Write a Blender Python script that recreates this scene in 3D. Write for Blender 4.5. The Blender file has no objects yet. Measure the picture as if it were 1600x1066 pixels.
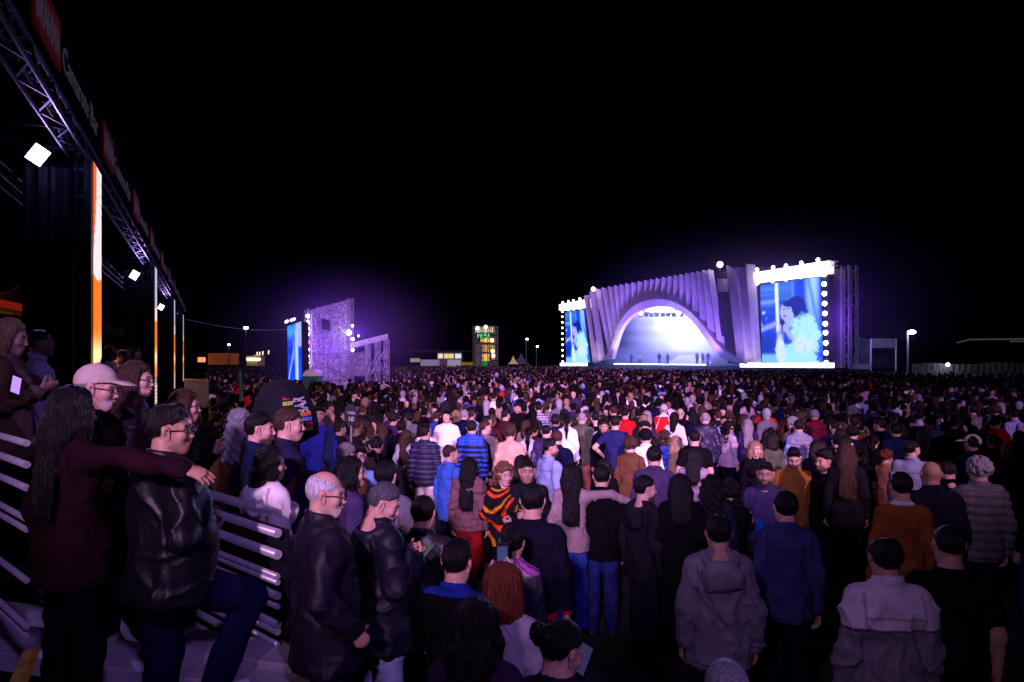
import bpy, math, random
import numpy as np
from mathutils import Matrix, Vector
R = math.radians
SC = bpy.context.scene
# ------------------------------------------------------------------ camera, air, lamps, exposure
F, HY, CAMZ = 1067.0, 562.0, 2.8          # focal length and horizon row of the 1600 px photograph, eye height
cam = bpy.data.cameras.new('camera'); camo = bpy.data.objects.new('camera', cam); SC.collection.objects.link(camo)
camo.location = (0, 0, CAMZ); camo.rotation_euler = (R(90), 0, 0)
cam.sensor_width = 36; cam.lens = 36*F/1600; cam.shift_y = 29/1600
cam.clip_start = .05; cam.clip_end = 3000
SC.camera = camo
wd = bpy.data.worlds.new('World'); SC.world = wd; wd.use_nodes = True
bg = wd.node_tree.nodes['Background']; bg.inputs[0].default_value = (.26, .10, .9, 1); bg.inputs[1].default_value = .0011
SC.view_settings.view_transform = 'Standard'; SC.view_settings.look = 'None'
SC.view_settings.exposure = 0; SC.view_settings.gamma = 1
cy = SC.cycles
cy.use_denoising = True
try: cy.denoiser = 'OPENIMAGEDENOISE'
except Exception: pass
cy.max_bounces = 4; cy.diffuse_bounces = 2; cy.glossy_bounces = 2; cy.transparent_max_bounces = 12; cy.volume_bounces = 0
cy.sample_clamp_indirect = 2.0; cy.caustics_reflective = False; cy.caustics_refractive = False
try: cy.use_light_tree = True
except Exception: pass

def lamp(kind, loc, target, power, color, size=.3, angle=60, blend=.8, sy=None):
    l = bpy.data.lights.new('lamp', kind); o = bpy.data.objects.new('lamp', l); SC.collection.objects.link(o)
    l.energy = power; l.color = color; o.location = loc
    if target is not None:
        o.rotation_euler = (Vector(target)-Vector(loc)).to_track_quat('-Z', 'Y').to_euler()
    if kind == 'SPOT': l.spot_size = R(angle); l.spot_blend = blend; l.shadow_soft_size = size
    elif kind == 'POINT': l.shadow_soft_size = size
    elif kind == 'AREA':
        l.size = size
        if sy: l.shape = 'RECTANGLE'; l.size_y = sy
    return o
PINK = (1, .60, .92); VIOLET = (.50, .26, 1); BLUE = (.16, .22, 1)
# floods inferred behind the viewer, plus unseen fill spots added to brighten the field
lamp('SPOT', (9, -8, 9.5), (-1, 22, 1.4), 37000, (1, .50, .96), .35, 29, .8)
lamp('SPOT', (-3, -12, 8.5), (4, 30, 1.2), 35000, (.58, .34, 1), .35, 28, .85)
lamp('SPOT', (-2, -9, 7.6), (-.3, 9.2, 1.85), 9000, (1, .52, .97), .3, 21, .85)
lamp('SPOT', (2, -30, 16), (2, 90, 3), 240000, (.78, .34, 1), .6, 25, 1)  # added wide fill for the far crowd
lamp('SPOT', (3.2, -5, 8.0), (-1.5, 3.9, 1.4), 1350, (.48, .26, 1), .3, 38, .8)
lamp('SPOT', (15, -7, 9.5), (13, 22, 1.2), 17000, (.64, .34, 1), .35, 34, .85)  # added fill for the dark right side of the field
lamp('SPOT', (-3.2, -5, 6.8), (2.2, 4.6, 1.75), 900, (.70, .40, 1), .3, 19, .9)  # added weak fill for the lower right foreground
# light of the stage opening and of its screens on the heads in front of it
# ------------------------------------------------------------------ small helpers
def P(px, py, Y): return Vector(((px-800)/F*Y, Y, CAMZ-(py-HY)/F*Y))
def lin(c):
    return tuple((x/12.92 if x <= .04045 else ((x+.055)/1.055)**2.4) for x in c)
def rgb(r, g, b): return lin((r/255, g/255, b/255))
def mat(name, color=(.5, .5, .5), rough=.8, metal=0, emit=None, strength=1, var=0, vscale=6, bump=0, bscale=40, spec=.2, objcol=False, stretch=None, sheen=0, sample=True, attr=None):
    m = bpy.data.materials.new(name); m.use_nodes = True; nt = m.node_tree; N = nt.nodes; L = nt.links
    b = N['Principled BSDF']; b.inputs['Roughness'].default_value = rough; b.inputs['Metallic'].default_value = metal
    b.inputs['Specular IOR Level'].default_value = spec
    if sheen: b.inputs['Sheen Weight'].default_value = sheen
    b.inputs['Base Color'].default_value = (*color, 1)
    src = None
    if objcol:
        oi = N.new('ShaderNodeObjectInfo'); src = oi.outputs['Color']
    if attr:
        a = N.new('ShaderNodeAttribute'); a.attribute_name = attr
        if src is None: src = a.outputs['Color']
        else:
            mx = N.new('ShaderNodeMix'); mx.data_type = 'RGBA'
            L.new(a.outputs['Alpha'], mx.inputs[0]); L.new(src, mx.inputs[6]); L.new(a.outputs['Color'], mx.inputs[7]); src = mx.outputs[2]
    tc = None
    def coords():
        nonlocal tc
        if tc is None:
            t = N.new('ShaderNodeTexCoord'); tc = t.outputs['Object']
            if stretch:
                mp = N.new('ShaderNodeMapping'); mp.inputs['Scale'].default_value = stretch; L.new(tc, mp.inputs[0]); tc = mp.outputs[0]
        return tc
    if var:
        n = N.new('ShaderNodeTexNoise'); n.inputs['Scale'].default_value = vscale; n.inputs['Detail'].default_value = 5; L.new(coords(), n.inputs['Vector'])
        mr = N.new('ShaderNodeMapRange'); mr.inputs[1].default_value = .3; mr.inputs[2].default_value = .7; mr.inputs[3].default_value = 1-var; mr.inputs[4].default_value = 1+var
        L.new(n.outputs[0], mr.inputs[0])
        mm = N.new('ShaderNodeMix'); mm.data_type = 'RGBA'; mm.blend_type = 'MULTIPLY'; mm.inputs[0].default_value = 1
        if src is not None: L.new(src, mm.inputs[6])
        else: mm.inputs[6].default_value = (*color, 1)
        L.new(mr.outputs[0], mm.inputs[7]); src = mm.outputs[2]
    if src is not None: L.new(src, b.inputs['Base Color'])
    if bump:
        n2 = N.new('ShaderNodeTexNoise'); n2.inputs['Scale'].default_value = bscale; n2.inputs['Detail'].default_value = 4; L.new(coords(), n2.inputs['Vector'])
        bp = N.new('ShaderNodeBump'); bp.inputs['Strength'].default_value = bump; bp.inputs['Distance'].default_value = .02; L.new(n2.outputs[0], bp.inputs['Height']); L.new(bp.outputs[0], b.inputs['Normal'])
    if emit is not None:
        b.inputs['Emission Color'].default_value = (*emit, 1); b.inputs['Emission Strength'].default_value = strength
        if not sample: m.cycles.emission_sampling = 'NONE'
    return m
def glow(name, color, strength, sample=False, attr=None):
    m = bpy.data.materials.new(name); m.use_nodes = True; nt = m.node_tree; nt.nodes.clear()
    e = nt.nodes.new('ShaderNodeEmission'); o = nt.nodes.new('ShaderNodeOutputMaterial'); nt.links.new(e.outputs[0], o.inputs[0])
    e.inputs[0].default_value = (*color, 1); e.inputs[1].default_value = strength
    if attr:
        a = nt.nodes.new('ShaderNodeAttribute'); a.attribute_name = attr; nt.links.new(a.outputs['Color'], e.inputs[0])
    if not sample: m.cycles.emission_sampling = 'NONE'
    return m

COL = SC.collection
def link(name, me, m=None, parent=None, loc=(0, 0, 0)):
    o = bpy.data.objects.new(name, me); COL.objects.link(o); o.location = loc
    if parent is not None: o.parent = parent
    if m is not None and me is not None and not me.materials: me.materials.append(m)
    return o
def empty(name, loc=(0, 0, 0), rz=0):
    o = bpy.data.objects.new(name, None); COL.objects.link(o); o.location = loc; o.rotation_euler = (0, 0, rz); return o
def tag(o, label, cat, group=None):
    o['label'] = label; o['category'] = cat
    if group: o['group'] = group
    return o
def struct(o): o['kind'] = 'structure'; return o

class MB:
    def __init__(s): s.V = []; s.Fc = []
    def quad(s, *p):
        n = len(s.V); s.V += [tuple(q) for q in p]; s.Fc.append(tuple(range(n, n+len(p)))); return s
    def hull(s, c):      # eight corners: 4 bottom ring, 4 top ring
        n = len(s.V); s.V += [tuple(q) for q in c]
        s.Fc += [tuple(n+i for i in f) for f in ((3, 2, 1, 0), (4, 5, 6, 7), (0, 1, 5, 4), (1, 2, 6, 5), (2, 3, 7, 6), (3, 0, 4, 7))]; return s
    def box(s, lo, hi):
        a, b = lo, hi
        return s.hull([(a[0], a[1], a[2]), (b[0], a[1], a[2]), (b[0], b[1], a[2]), (a[0], b[1], a[2]), (a[0], a[1], b[2]), (b[0], a[1], b[2]), (b[0], b[1], b[2]), (a[0], b[1], b[2])])
    def obox(s, o, u, v, w):   # origin corner and three edge vectors
        o, u, v, w = map(Vector, (o, u, v, w))
        return s.hull([o, o+u, o+u+v, o+v, o+w, o+u+w, o+u+v+w, o+v+w])
    def tube(s, a, b, r, n=8, r2=None):
        a, b = Vector(a), Vector(b); d = (b-a).normalized(); r2 = r if r2 is None else r2
        x = d.orthogonal().normalized(); y = d.cross(x); k = len(s.V)
        for c, q in ((a, r), (b, r2)):
            for i in range(n):
                t = 2*math.pi*i/n; s.V.append(tuple(c+(x*math.cos(t)+y*math.sin(t))*q))
        for i in range(n): s.Fc.append((k+i, k+(i+1) % n, k+n+(i+1) % n, k+n+i))
        s.Fc.append(tuple(k+n-1-i for i in range(n))); s.Fc.append(tuple(k+n+i for i in range(n))); return s
    def ball(s, c, r, n=10, sc=(1, 1, 1)):
        k = len(s.V); c = Vector(c); m = n//2
        for j in range(m+1):
            ph = math.pi*j/m
            for i in range(n):
                t = 2*math.pi*i/n
                s.V.append((c.x+r*sc[0]*math.sin(ph)*math.cos(t), c.y+r*sc[1]*math.sin(ph)*math.sin(t), c.z+r*sc[2]*math.cos(ph)))
        for j in range(m):
            for i in range(n):
                s.Fc.append((k+j*n+i, k+(j+1)*n+i, k+(j+1)*n+(i+1) % n, k+j*n+(i+1) % n))
        return s
    def truss(s, a, b, w, r=.03, bay=.6, up=(0, 0, 1)):   # square lattice truss
        a, b = Vector(a), Vector(b); d = b-a; L = d.length; d.normalize(); up = Vector(up)
        x = d.cross(up); x = x.normalized() if x.length > .01 else d.orthogonal().normalized(); y = x.cross(d).normalized()
        cs = [(x*i+y*j)*(w/2) for i, j in ((-1, -1), (1, -1), (1, 1), (-1, 1))]
        for c in cs: s.tube(a+c, b+c, r, 6)
        n = max(1, int(L/bay))
        for k in range(n):
            p, q = a+d*(L*k/n), a+d*(L*(k+1)/n)
            for i in range(4):
                c, e = cs[i], cs[(i+1) % 4]
                s.tube(p+c, q+e, r*.6, 4) if k % 2 else s.tube(p+e, q+c, r*.6, 4)
        return s
    def build(s, name, m, parent=None, smooth=False, loc=(0, 0, 0)):
        me = bpy.data.meshes.new(name); me.from_pydata(s.V, [], s.Fc); me.update()
        if smooth: me.polygons.foreach_set('use_smooth', [True]*len(me.polygons))
        return link(name, me, m, parent, loc)

def text(name, s, size, m, o, u, v, parent=None, width=None, extrude=.004, bold=0):
    """lettering as a mesh: origin o (left foot of the line), u reading direction, v up"""
    c = bpy.data.curves.new(name, 'FONT'); c.body = s; c.size = size; c.extrude = extrude; c.offset = bold*size; c.resolution_u = 3
    t = bpy.data.objects.new(name, c); COL.objects.link(t); bpy.context.view_layer.update()
    me = bpy.data.meshes.new_from_object(t.evaluated_get(bpy.context.evaluated_depsgraph_get())); bpy.data.objects.remove(t)
    n = len(me.vertices); co = np.empty(n*3, np.float32); me.vertices.foreach_get('co', co); co = co.reshape(-1, 3)
    co[:, :2] -= co[:, :2].min(0)
    if width: co[:, 0] *= width/max(co[:, 0].max(), 1e-6)
    co[:, 1] *= size/max(co[:, 1].max(), 1e-6)
    u, v = Vector(u).normalized(), Vector(v).normalized(); w = u.cross(v)
    M = np.array([u, v, w]); co = co@M+np.array(o)
    me.vertices.foreach_set('co', co.astype(np.float32).ravel()); me.update(); me.materials.clear()
    ob = link(name, me, m, parent); ob.name = name
    return ob

def npmesh(name, V, Q, m=None, attr=None, smooth=True):
    me = bpy.data.meshes.new(name); n, k = len(V), len(Q)
    me.vertices.add(n); me.vertices.foreach_set('co', np.ascontiguousarray(V, np.float32).ravel())
    me.loops.add(4*k); me.loops.foreach_set('vertex_index', np.ascontiguousarray(Q, np.int32).ravel())
    me.polygons.add(k); me.polygons.foreach_set('loop_start', np.arange(0, 4*k, 4, dtype=np.int32))
    if smooth: me.polygons.foreach_set('use_smooth', np.ones(k, bool))
    me.update(calc_edges=True)
    if attr is not None:
        a = me.color_attributes.new('mark', 'FLOAT_COLOR', 'POINT'); a.data.foreach_set('color', np.ascontiguousarray(attr, np.float32).ravel())
    if m is not None: me.materials.append(m)
    return me

# ------------------------------------------------------------------ smooth solids: signed distances on a grid, meshed with surface nets
class Solid:
    def __init__(s, lo, hi, h, k=.03):
        s.lo = np.array(lo, np.float32); s.h = h; s.k = k
        n = np.ceil((np.array(hi)-s.lo)/h).astype(int)+1
        s.f = np.full(n, .15, np.float32); s.ax = [s.lo[i]+h*np.arange(n[i], dtype=np.float32) for i in range(3)]
    def add(s, a, b=None, ra=.1, rb=None, k=None, sc=None, sub=False):
        a = np.array(a, np.float32); b = a if b is None else np.array(b, np.float32); rb = ra if rb is None else rb
        k = s.k if k is None else k; sc = np.array((1, 1, 1) if sc is None else sc, np.float32)
        m = k+.0+3*s.h; c = (a+b)/2; rm = max(ra, rb)
        ea, eb = c+(a-c), c+(b-c)
        lo = np.minimum(ea, eb)-rm*sc-m; hi = np.maximum(ea, eb)+rm*sc+m
        sl = []
        for i in range(3):
            i0 = max(0, int((lo[i]-s.lo[i])/s.h)); i1 = min(len(s.ax[i]), int((hi[i]-s.lo[i])/s.h)+2)
            if i1 <= i0: return s
            sl.append(slice(i0, i1))
        x = (s.ax[0][sl[0]]-c[0])[:, None, None]/sc[0]; y = (s.ax[1][sl[1]]-c[1])[None, :, None]/sc[1]; z = (s.ax[2][sl[2]]-c[2])[None, None, :]/sc[2]
        A = (a-c)/sc; D = (b-a)/sc; L = float(D@D)
        if L > 1e-9:
            t = np.clip(((x-A[0])*D[0]+(y-A[1])*D[1]+(z-A[2])*D[2])/L, 0, 1)
            d = np.sqrt((x-A[0]-t*D[0])**2+(y-A[1]-t*D[1])**2+(z-A[2]-t*D[2])**2)-(ra+(rb-ra)*t)
        else: d = np.sqrt(x*x+y*y+z*z)-ra
        d = d*sc.min()
        g = s.f[tuple(sl)]
        if sub:
            d = -d; hh = np.clip(.5-.5*(d-g)/k, 0, 1); g[...] = d*(1-hh)+g*hh+k*hh*(1-hh)
        else:
            hh = np.clip(.5+.5*(d-g)/k, 0, 1); g[...] = d*(1-hh)+g*hh-k*hh*(1-hh)
        return s
    def chain(s, pts, rs, k=None, sc=None):
        for i in range(len(pts)-1): s.add(pts[i], pts[i+1], rs[i], rs[i+1], k, sc)
        return s
    def clip(s, fn):       # keep where fn(x, y, z) < 0
        s.f = np.maximum(s.f, fn(s.ax[0][:, None, None], s.ax[1][None, :, None], s.ax[2][None, None, :]).astype(np.float32)); return s
    def offset(s, fn):
        s.f = s.f+fn(s.ax[0][:, None, None], s.ax[1][None, :, None], s.ax[2][None, None, :]); return s
    def mesh(s):
        f = np.pad(s.f, 1, constant_values=.15); g = f < 0
        C = [(i, j, k) for i in (0, 1) for j in (0, 1) for k in (0, 1)]
        n = [q-1 for q in f.shape]
        cnt = sum(g[i:i+n[0], j:j+n[1], k:k+n[2]].astype(np.int8) for i, j, k in C)
        act = (cnt > 0) & (cnt < 8); ijk = np.argwhere(act)
        idx = np.full(act.shape, -1, np.int32); idx[act] = np.arange(len(ijk))
        val = {c: f[ijk[:, 0]+c[0], ijk[:, 1]+c[1], ijk[:, 2]+c[2]] for c in C}
        acc = np.zeros((len(ijk), 3), np.float32); num = np.zeros(len(ijk), np.float32)
        for a in C:
            for ax in range(3):
                if a[ax]: continue
                b = list(a); b[ax] = 1; va, vb = val[a], val[tuple(b)]
                x = (va < 0) != (vb < 0); t = np.where(x, va/np.where(x, va-vb, 1), 0)
                p = np.tile(np.array(a, np.float32), (len(ijk), 1)); p[:, ax] = t
                acc += p*x[:, None]; num += x
        V = s.lo+(ijk+acc/num[:, None]-1)*s.h
        Q = []
        for ax in range(3):
            u, v = (ax+1) % 3, (ax+2) % 3
            sl0 = [slice(None)]*3; sl1 = [slice(None)]*3; sl0[ax] = slice(0, -1); sl1[ax] = slice(1, None)
            A, B = g[tuple(sl0)], g[tuple(sl1)]
            e = np.argwhere(A != B); e = e[(e[:, u] > 0) & (e[:, v] > 0)]
            ins = A[tuple(e.T)]
            def cell(du, dv):
                q = e.copy(); q[:, u] -= du; q[:, v] -= dv; return idx[tuple(q.T)]
            q = np.stack([cell(1, 1), cell(0, 1), cell(0, 0), cell(1, 0)], 1)
            q[~ins] = q[~ins][:, ::-1]; Q.append(q)
        return V.astype(np.float32), np.concatenate(Q)
def normals(V, Q):
    n = np.cross(V[Q[:, 2]]-V[Q[:, 0]], V[Q[:, 3]]-V[Q[:, 1]]); N = np.zeros_like(V)
    for i in range(4):
        for a in range(3): N[:, a] += np.bincount(Q[:, i], n[:, a], len(V))
    return N/np.maximum(np.linalg.norm(N, axis=1, keepdims=True), 1e-9)
def smoothv(V, Q, it=1, w=.5):
    for _ in range(it):
        S = np.zeros_like(V); c = np.bincount(Q.ravel(), minlength=len(V)).astype(np.float32)
        M = (V[Q[:, 0]]+V[Q[:, 1]]+V[Q[:, 2]]+V[Q[:, 3]])/4
        for i in range(4):
            for a in range(3): S[:, a] += np.bincount(Q[:, i], M[:, a], len(V))
        V = V*(1-w)+w*S/np.maximum(c, 1)[:, None]
    return V.astype(np.float32)
_rs = np.random.RandomState(5)
_K = _rs.normal(size=(9, 3)); _K /= np.linalg.norm(_K, axis=1, keepdims=True); _K *= _rs.uniform(.6, 1.6, (9, 1)); _PH = _rs.uniform(0, 6.28, 9)
def wob(p, sc, seed=0):      # cheap smooth noise in about -1..1
    q = p*np.array(sc); r = 0
    for i in range(9): r = r+np.sin(q@_K[i]+_PH[i]+seed*1.7*(i+1))
    return r/4.2
def crease(p, sc, seed=0):   # sharp ridges, 0..1
    sc = np.array(sc)*3.2; w = wob(p+.025*wob(p, (22, 22, 22), seed+3)[:, None], sc, seed); return np.clip(1-np.abs(w)*1.5, 0, 1)**2
def cat(*parts):             # join (V, Q[, colour]) pieces
    V, Q, C, n = [], [], [], 0
    for p in parts:
        V.append(p[0]); Q.append(p[1]+n); C.append(p[2] if len(p) > 2 else np.zeros((len(p[0]), 4), np.float32)); n += len(p[0])
    return np.concatenate(V), np.concatenate(Q), np.concatenate(C)
# ------------------------------------------------------------------ people: heads, hands, hair
def A3(*v): return np.array(v, np.float32)
def head_template(kind):
    fem = kind.startswith('woman'); old = kind == 'old'
    s = Solid((-.11, -.13, -.19), (.11, .15, .14), .0048, .014)
    s.add((0, -.014, .028), ra=1, sc=(.073, .092, .086))
    s.add((0, .022, -.035), ra=1, sc=(.056 if fem else .060, .070, .082), k=.03)
    s.add((0, .058, -.094), ra=1, sc=(.024 if fem else .031, .027, .024), k=.025)
    for q in (-1, 1):
        s.add((q*.045, .0, -.062), (q*.014, .058, -.098), .019 if fem else .024, .016, k=.025)
        s.add((q*.008, .083, .017), (q*.043, .068, .016), .012 if fem else .015, .011)
        s.add((q*.040, .060, -.028), ra=.022, k=.02)
        s.add((q*.031, .098, -.004), ra=.017, sub=True, k=.012)
        s.add((q*.031, .0745, -.005), ra=.0125, k=.003)
        s.add((q*.009, .095, -.040), ra=.0078, k=.008)
        s.add((q*.080, -.008, .014), (q*.073, .0, -.036), .016, .010, sc=(.55, 1.25, 1), k=.006); s.add((q*.087, -.016, .006), ra=1, sc=(.006, .012, .024), k=.006)
        s.add((q*.086, .000, .004), (q*.084, .003, -.016), .007, .005, sub=True, k=.004)
    s.add((0, .086, .004), (0, .106, -.035), .0085, .0098, k=.012)
    s.add((-.019, .082, -.068), (0, .092, -.065), .005, .0075, k=.006); s.add((.019, .082, -.068), (0, .092, -.065), .005, .0075, k=.006)
    s.add((-.015, .084, -.078), (.015, .084, -.078), .008, .008, k=.007)
    s.add((0, -.022, -.05), (0, -.03, -.19), .047 if fem else .056, .05 if fem else .06, k=.03)
    V, Q = s.mesh(); x, y, z = V.T; C = np.zeros((len(V), 4), np.float32)
    def put(mask, col, a): C[mask, :3] = col; C[mask, 3] = np.maximum(C[mask, 3], a)
    if kind in ('man', 'beard'):
        w = np.clip((-.038-z-.25*np.abs(x))/.02, 0, 1)*np.clip((y+.01)/.02, 0, 1)*np.clip((z+.13)/.015, 0, 1)
        C[:, :3] = (.02, .013, .01); C[:, 3] = w*(.9 if kind == 'beard' else .28)
    if old:
        w = np.clip((-.045-z)/.015, 0, 1)*np.clip((y-.03)/.02, 0, 1)*np.clip((z+.13)/.015, 0, 1)
        C[:, :3] = (.5, .48, .5); C[:, 3] = w*.5
    f = y > .04
    bz = z-.021+.3*(np.abs(x)-.03)**2*20
    put(f & (np.abs(x) > .011) & (np.abs(x) < .049) & (np.abs(bz) < (.0045 if fem else .006)), (.25, .24, .25) if old else (.018, .012, .01), .85)
    e = ((np.abs(x)-.031)/.0135)**2+((z+.004)/.0075)**2
    put(f & (e < 1.5), (.03, .015, .015), .7); put(f & (e < .75), (.62, .6, .6), 1)
    put(f & (((np.abs(x)-.031)/.0055)**2+((z+.004)/.006)**2 < 1), (.02, .012, .01), 1)
    put(f & (np.abs(x) < .024-.4*np.abs(z+.071)) & (z < -.060) & (z > -.087) & (y > .07), (.36, .06, .09) if fem else (.32, .13, .11), .75)
    put(f & (np.abs(x) < .019) & (np.abs(z+.0715) < .002) & (y > .07), (.08, .02, .02), .8)
    return V*(A3(.95, .91, .96) if fem else A3(1, .94, 1)), Q, C
HEADS = {k: head_template(k) for k in ('man', 'beard', 'old', 'woman')}

def hand_template(kind):
    s = Solid((-.12, -.10, -.22), (.07, .12, .04), .0042, .008)
    s.add((0, 0, .03), (0, 0, -.02), .026, .024, sc=(.75, 1, 1), k=.01)
    s.add((0, .004, -.035), (0, .003, -.088), .034, .040, sc=(.42, 1, 1), k=.015)
    cu = {'relax': .35, 'grip': 1.05, 'flat': .06}[kind]
    for i, (yy, L) in enumerate(((.030, .074), (.010, .083), (-.011, .077), (-.030, .060))):
        a = A3(0, yy, -.085); d = A3(0, (yy)*.8, -1); d /= np.linalg.norm(d); ang = 0
        for j, (l, r0, r1) in enumerate(((.46*L, .0092, .0084), (.32*L, .0084, .0076), (.26*L, .0076, .0062))):
            ang += cu*(.75+.12*i if kind != 'grip' else 1)
            b = a+l*A3(-math.sin(ang), d[1]*math.cos(ang), d[2]*math.cos(ang)); s.add(a, b, r0, r1, k=.003); a = b
    a = A3(-.004, .030, -.03); b = A3(-.018, .058, -.058); c = A3(-.030-.02*(cu > .8), .064, -.088)
    s.add(a, b, .014, .0105, k=.012); s.add(b, c, .0105, .008, k=.003)
    V, Q = s.mesh(); return V, Q
HANDS = {k: hand_template(k) for k in ('relax', 'grip', 'flat')}

def rot_to(d):        # rotation taking -Z to d
    return np.array(Vector((0, 0, -1)).rotation_difference(Vector(d)).to_matrix(), np.float32)
def head_rot(yaw, pitch, roll=0):
    return Matrix.Rotation(-R(yaw), 4, 'Z') @ Matrix.Rotation(-R(pitch), 4, 'X') @ Matrix.Rotation(R(roll), 4, 'Y')

def hair_template(kind):
    big = kind in ('long', 'verylong', 'curlylong', 'pony', 'wavy')
    s = Solid((-.19, -.24, -.60 if big else -.30), (.19, .18, .26 if kind == 'fro' else .19), .0075 if big else .006, .012)
    ear = lambda x, y, z: .041-np.sqrt((np.abs(x)-.082)**2+(y-.004)**2+((z+.016)*.8)**2)
    def cap(th, front=.066, slope=.85, drop=-.070):
        s.add((0, -.014, .030), ra=1, sc=(.073+th, .092+th, .086+th*1.15), k=.01)
        e = lambda x, y, z: np.maximum((front-.088*slope+slope*y+.25*np.abs(x)*(y > .0)-.01)-z, drop-z+.012*np.sin(x*60))+.004*np.sin(x*170+y*40)*np.sin(y*150)
        s.offset(lambda x, y, z: np.clip((e(x, y, z)+.034)/.034, 0, 1)*(th*1.15+.001)); s.clip(e)
        s.clip(ear)
    rn = random.Random(kind)
    if kind == 'short': cap(.011)
    elif kind == 'full': cap(.020, .062); s.add((0, .065, .10), (0, -.03, .125), .034, .034, sc=(1.7, 1, .8), k=.03)
    elif kind == 'fade':
        cap(.005); s.add((0, .03, .10), (0, -.045, .09), .045, .05, sc=(1.2, 1, .75), k=.015)
    elif kind == 'swept': cap(.013, .07); s.add((-.02, .05, .112), (.03, -.08, .085), .03, .045, sc=(1.5, 1, .8), k=.03)
    elif kind == 'receding':
        cap(.010, .075); s.add((0, .045, .11), ra=1, sc=(.05, .085, .065), sub=True, k=.012)
    elif kind == 'fringe':     # bald on top, hair round the sides
        cap(.0045, .05); s.add((0, .025, .12), ra=1, sc=(.062, .105, .085), sub=True, k=.012)
    elif kind == 'buzz': cap(.0035)
    elif kind in ('long', 'verylong', 'wavy', 'pony', 'bun'):
        cap(.014 if kind in ('long', 'verylong', 'wavy') else .007, .07, .8, -.1)
        if kind == 'pony':
            s.chain([(0, -.10, .06), (0, -.15, .03), (0, -.15, -.12), (0, -.12, -.32)], [.03, .034, .04, .018], k=.02)
        elif kind == 'bun':
            s.add((0, -.128, .05), ra=.043, k=.008); s.chain([(.034*math.cos(t), -.150-.012*math.cos(t*.5), .05+.034*math.sin(t)) for t in np.linspace(0, 5.6, 14)], [.012]*14, k=.005)
            s.add((0, -.118, .045), ra=.03, k=.02)
        else:
            e = {'long': -.30, 'verylong': -.46, 'wavy': -.33}[kind]
            s.add((0, -.045, .03), (0, -.082, -.12), .080, .084, sc=(1.05, .72, 1), k=.03)
            s.add((0, -.095, -.10), (0, -.160, e), .088, .050, sc=(1.15, .55, 1), k=.03)
            for i in range(9): xx = (i-4)*.019; s.add((xx, -.14, e*.6), (xx*1.1+rn.uniform(-.01, .01), -.170, e-rn.uniform(0, .05)), .018, .006, k=.015)
            for q in (-1, 1): s.chain([(q*.060, .012, .055), (q*.085, -.005, -.06), (q*.095, .0, e*.8)], [.03, .034, .026], k=.03)
    elif kind == 'bob':
        s.add((0, -.015, .035), (0, -.02, -.10), .104, .112, sc=(1, 1.02, 1), k=.02)
        s.add((0, .13, -.06), ra=1, sc=(.075, .12, .115), sub=True, k=.02)
        s.clip(lambda x, y, z: (-.165+.02*y)-z)
    elif kind in ('curly', 'curlylong', 'fro'):
        cap(.014, .068, .8)
        for i in range(150 if kind != 'curlylong' else 260):
            t = rn.uniform(0, 6.283); ph = math.acos(rn.uniform(-.35, 1)); r = 1.12 if kind == 'curly' else 1.25
            p = A3(.078*r*math.sin(ph)*math.cos(t), -.014+.096*r*math.sin(ph)*math.sin(t), .03+.09*r*math.cos(ph))
            if kind == 'curlylong' and i > 110:
                p = A3(rn.uniform(-.125, .125), rn.uniform(-.14, -.02), rn.uniform(-.30, .02))
                if abs(p[0]) < .05 and p[1] > -.08: continue
            if p[1] > .055 and p[2] < .06: continue
            s.add(p, ra=rn.uniform(.014, .026), k=.006)
    V, Q = s.mesh(); V = V*A3(1, .96, 1); N = normals(V, Q)
    if kind in ('curly', 'curlylong', 'fro'): V = V+N*(.004*wob(V, (110, 110, 110)))[:, None]
    elif kind != 'buzz':
        w = .0040*wob(V, (190, 190, 14), 1)+.003*wob(V, (60, 60, 9), 2)
        if kind == 'wavy': w = w+.008*np.sin(V[:, 2]*70+8*wob(V, (12, 12, 3)))
        V = V+N*(w*(1 if big or kind == 'bob' else .6))[:, None]
    N = normals(V, Q); r_ = np.random.RandomState(len(V)); n = {True: 420, False: 520}[big]; ix = r_.randint(0, len(V), n); p = V[ix]; nn = N[ix]
    d = np.where(p[:, 2:3] > .0, np.c_[p[:, 0]*2, p[:, 1]*2-.05, np.full(n, -.10)], np.c_[np.zeros(n), -.02+np.zeros(n), -np.ones(n)]); d = d-nn*(d*nn).sum(1, keepdims=True)
    d = d/np.maximum(np.linalg.norm(d, axis=1, keepdims=True), 1e-6)+nn*r_.uniform(.02, .45, (n, 1))*(.5 if big else 1)+r_.normal(0, .18, (n, 3)); L = r_.uniform(.03, .09, (n, 1)) if big else r_.uniform(.010, .024, (n, 1))
    w = np.cross(d, nn+r_.normal(0, .5, (n, 3))); w = w/np.maximum(np.linalg.norm(w, axis=1, keepdims=True), 1e-6)*.0016; a = p-nn*.003
    if kind not in ('buzz', 'fringe'):
        q = np.stack([a-w, a+w, a+d*L*.55+w*.8, a+d*L*.55-w*.8, a+d*L+np.array((0, 0, -.18))*L-w*.15, a+d*L+np.array((0, 0, -.18))*L+w*.15], 1).reshape(-1, 3); k = np.arange(n)[:, None]*6+len(V)
        V = np.concatenate([V, q]); Q = np.concatenate([Q, k+np.array([[0, 1, 2, 3]]), k+np.array([[3, 2, 5, 4]])])
    return npmesh('hair', V, Q)
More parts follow.
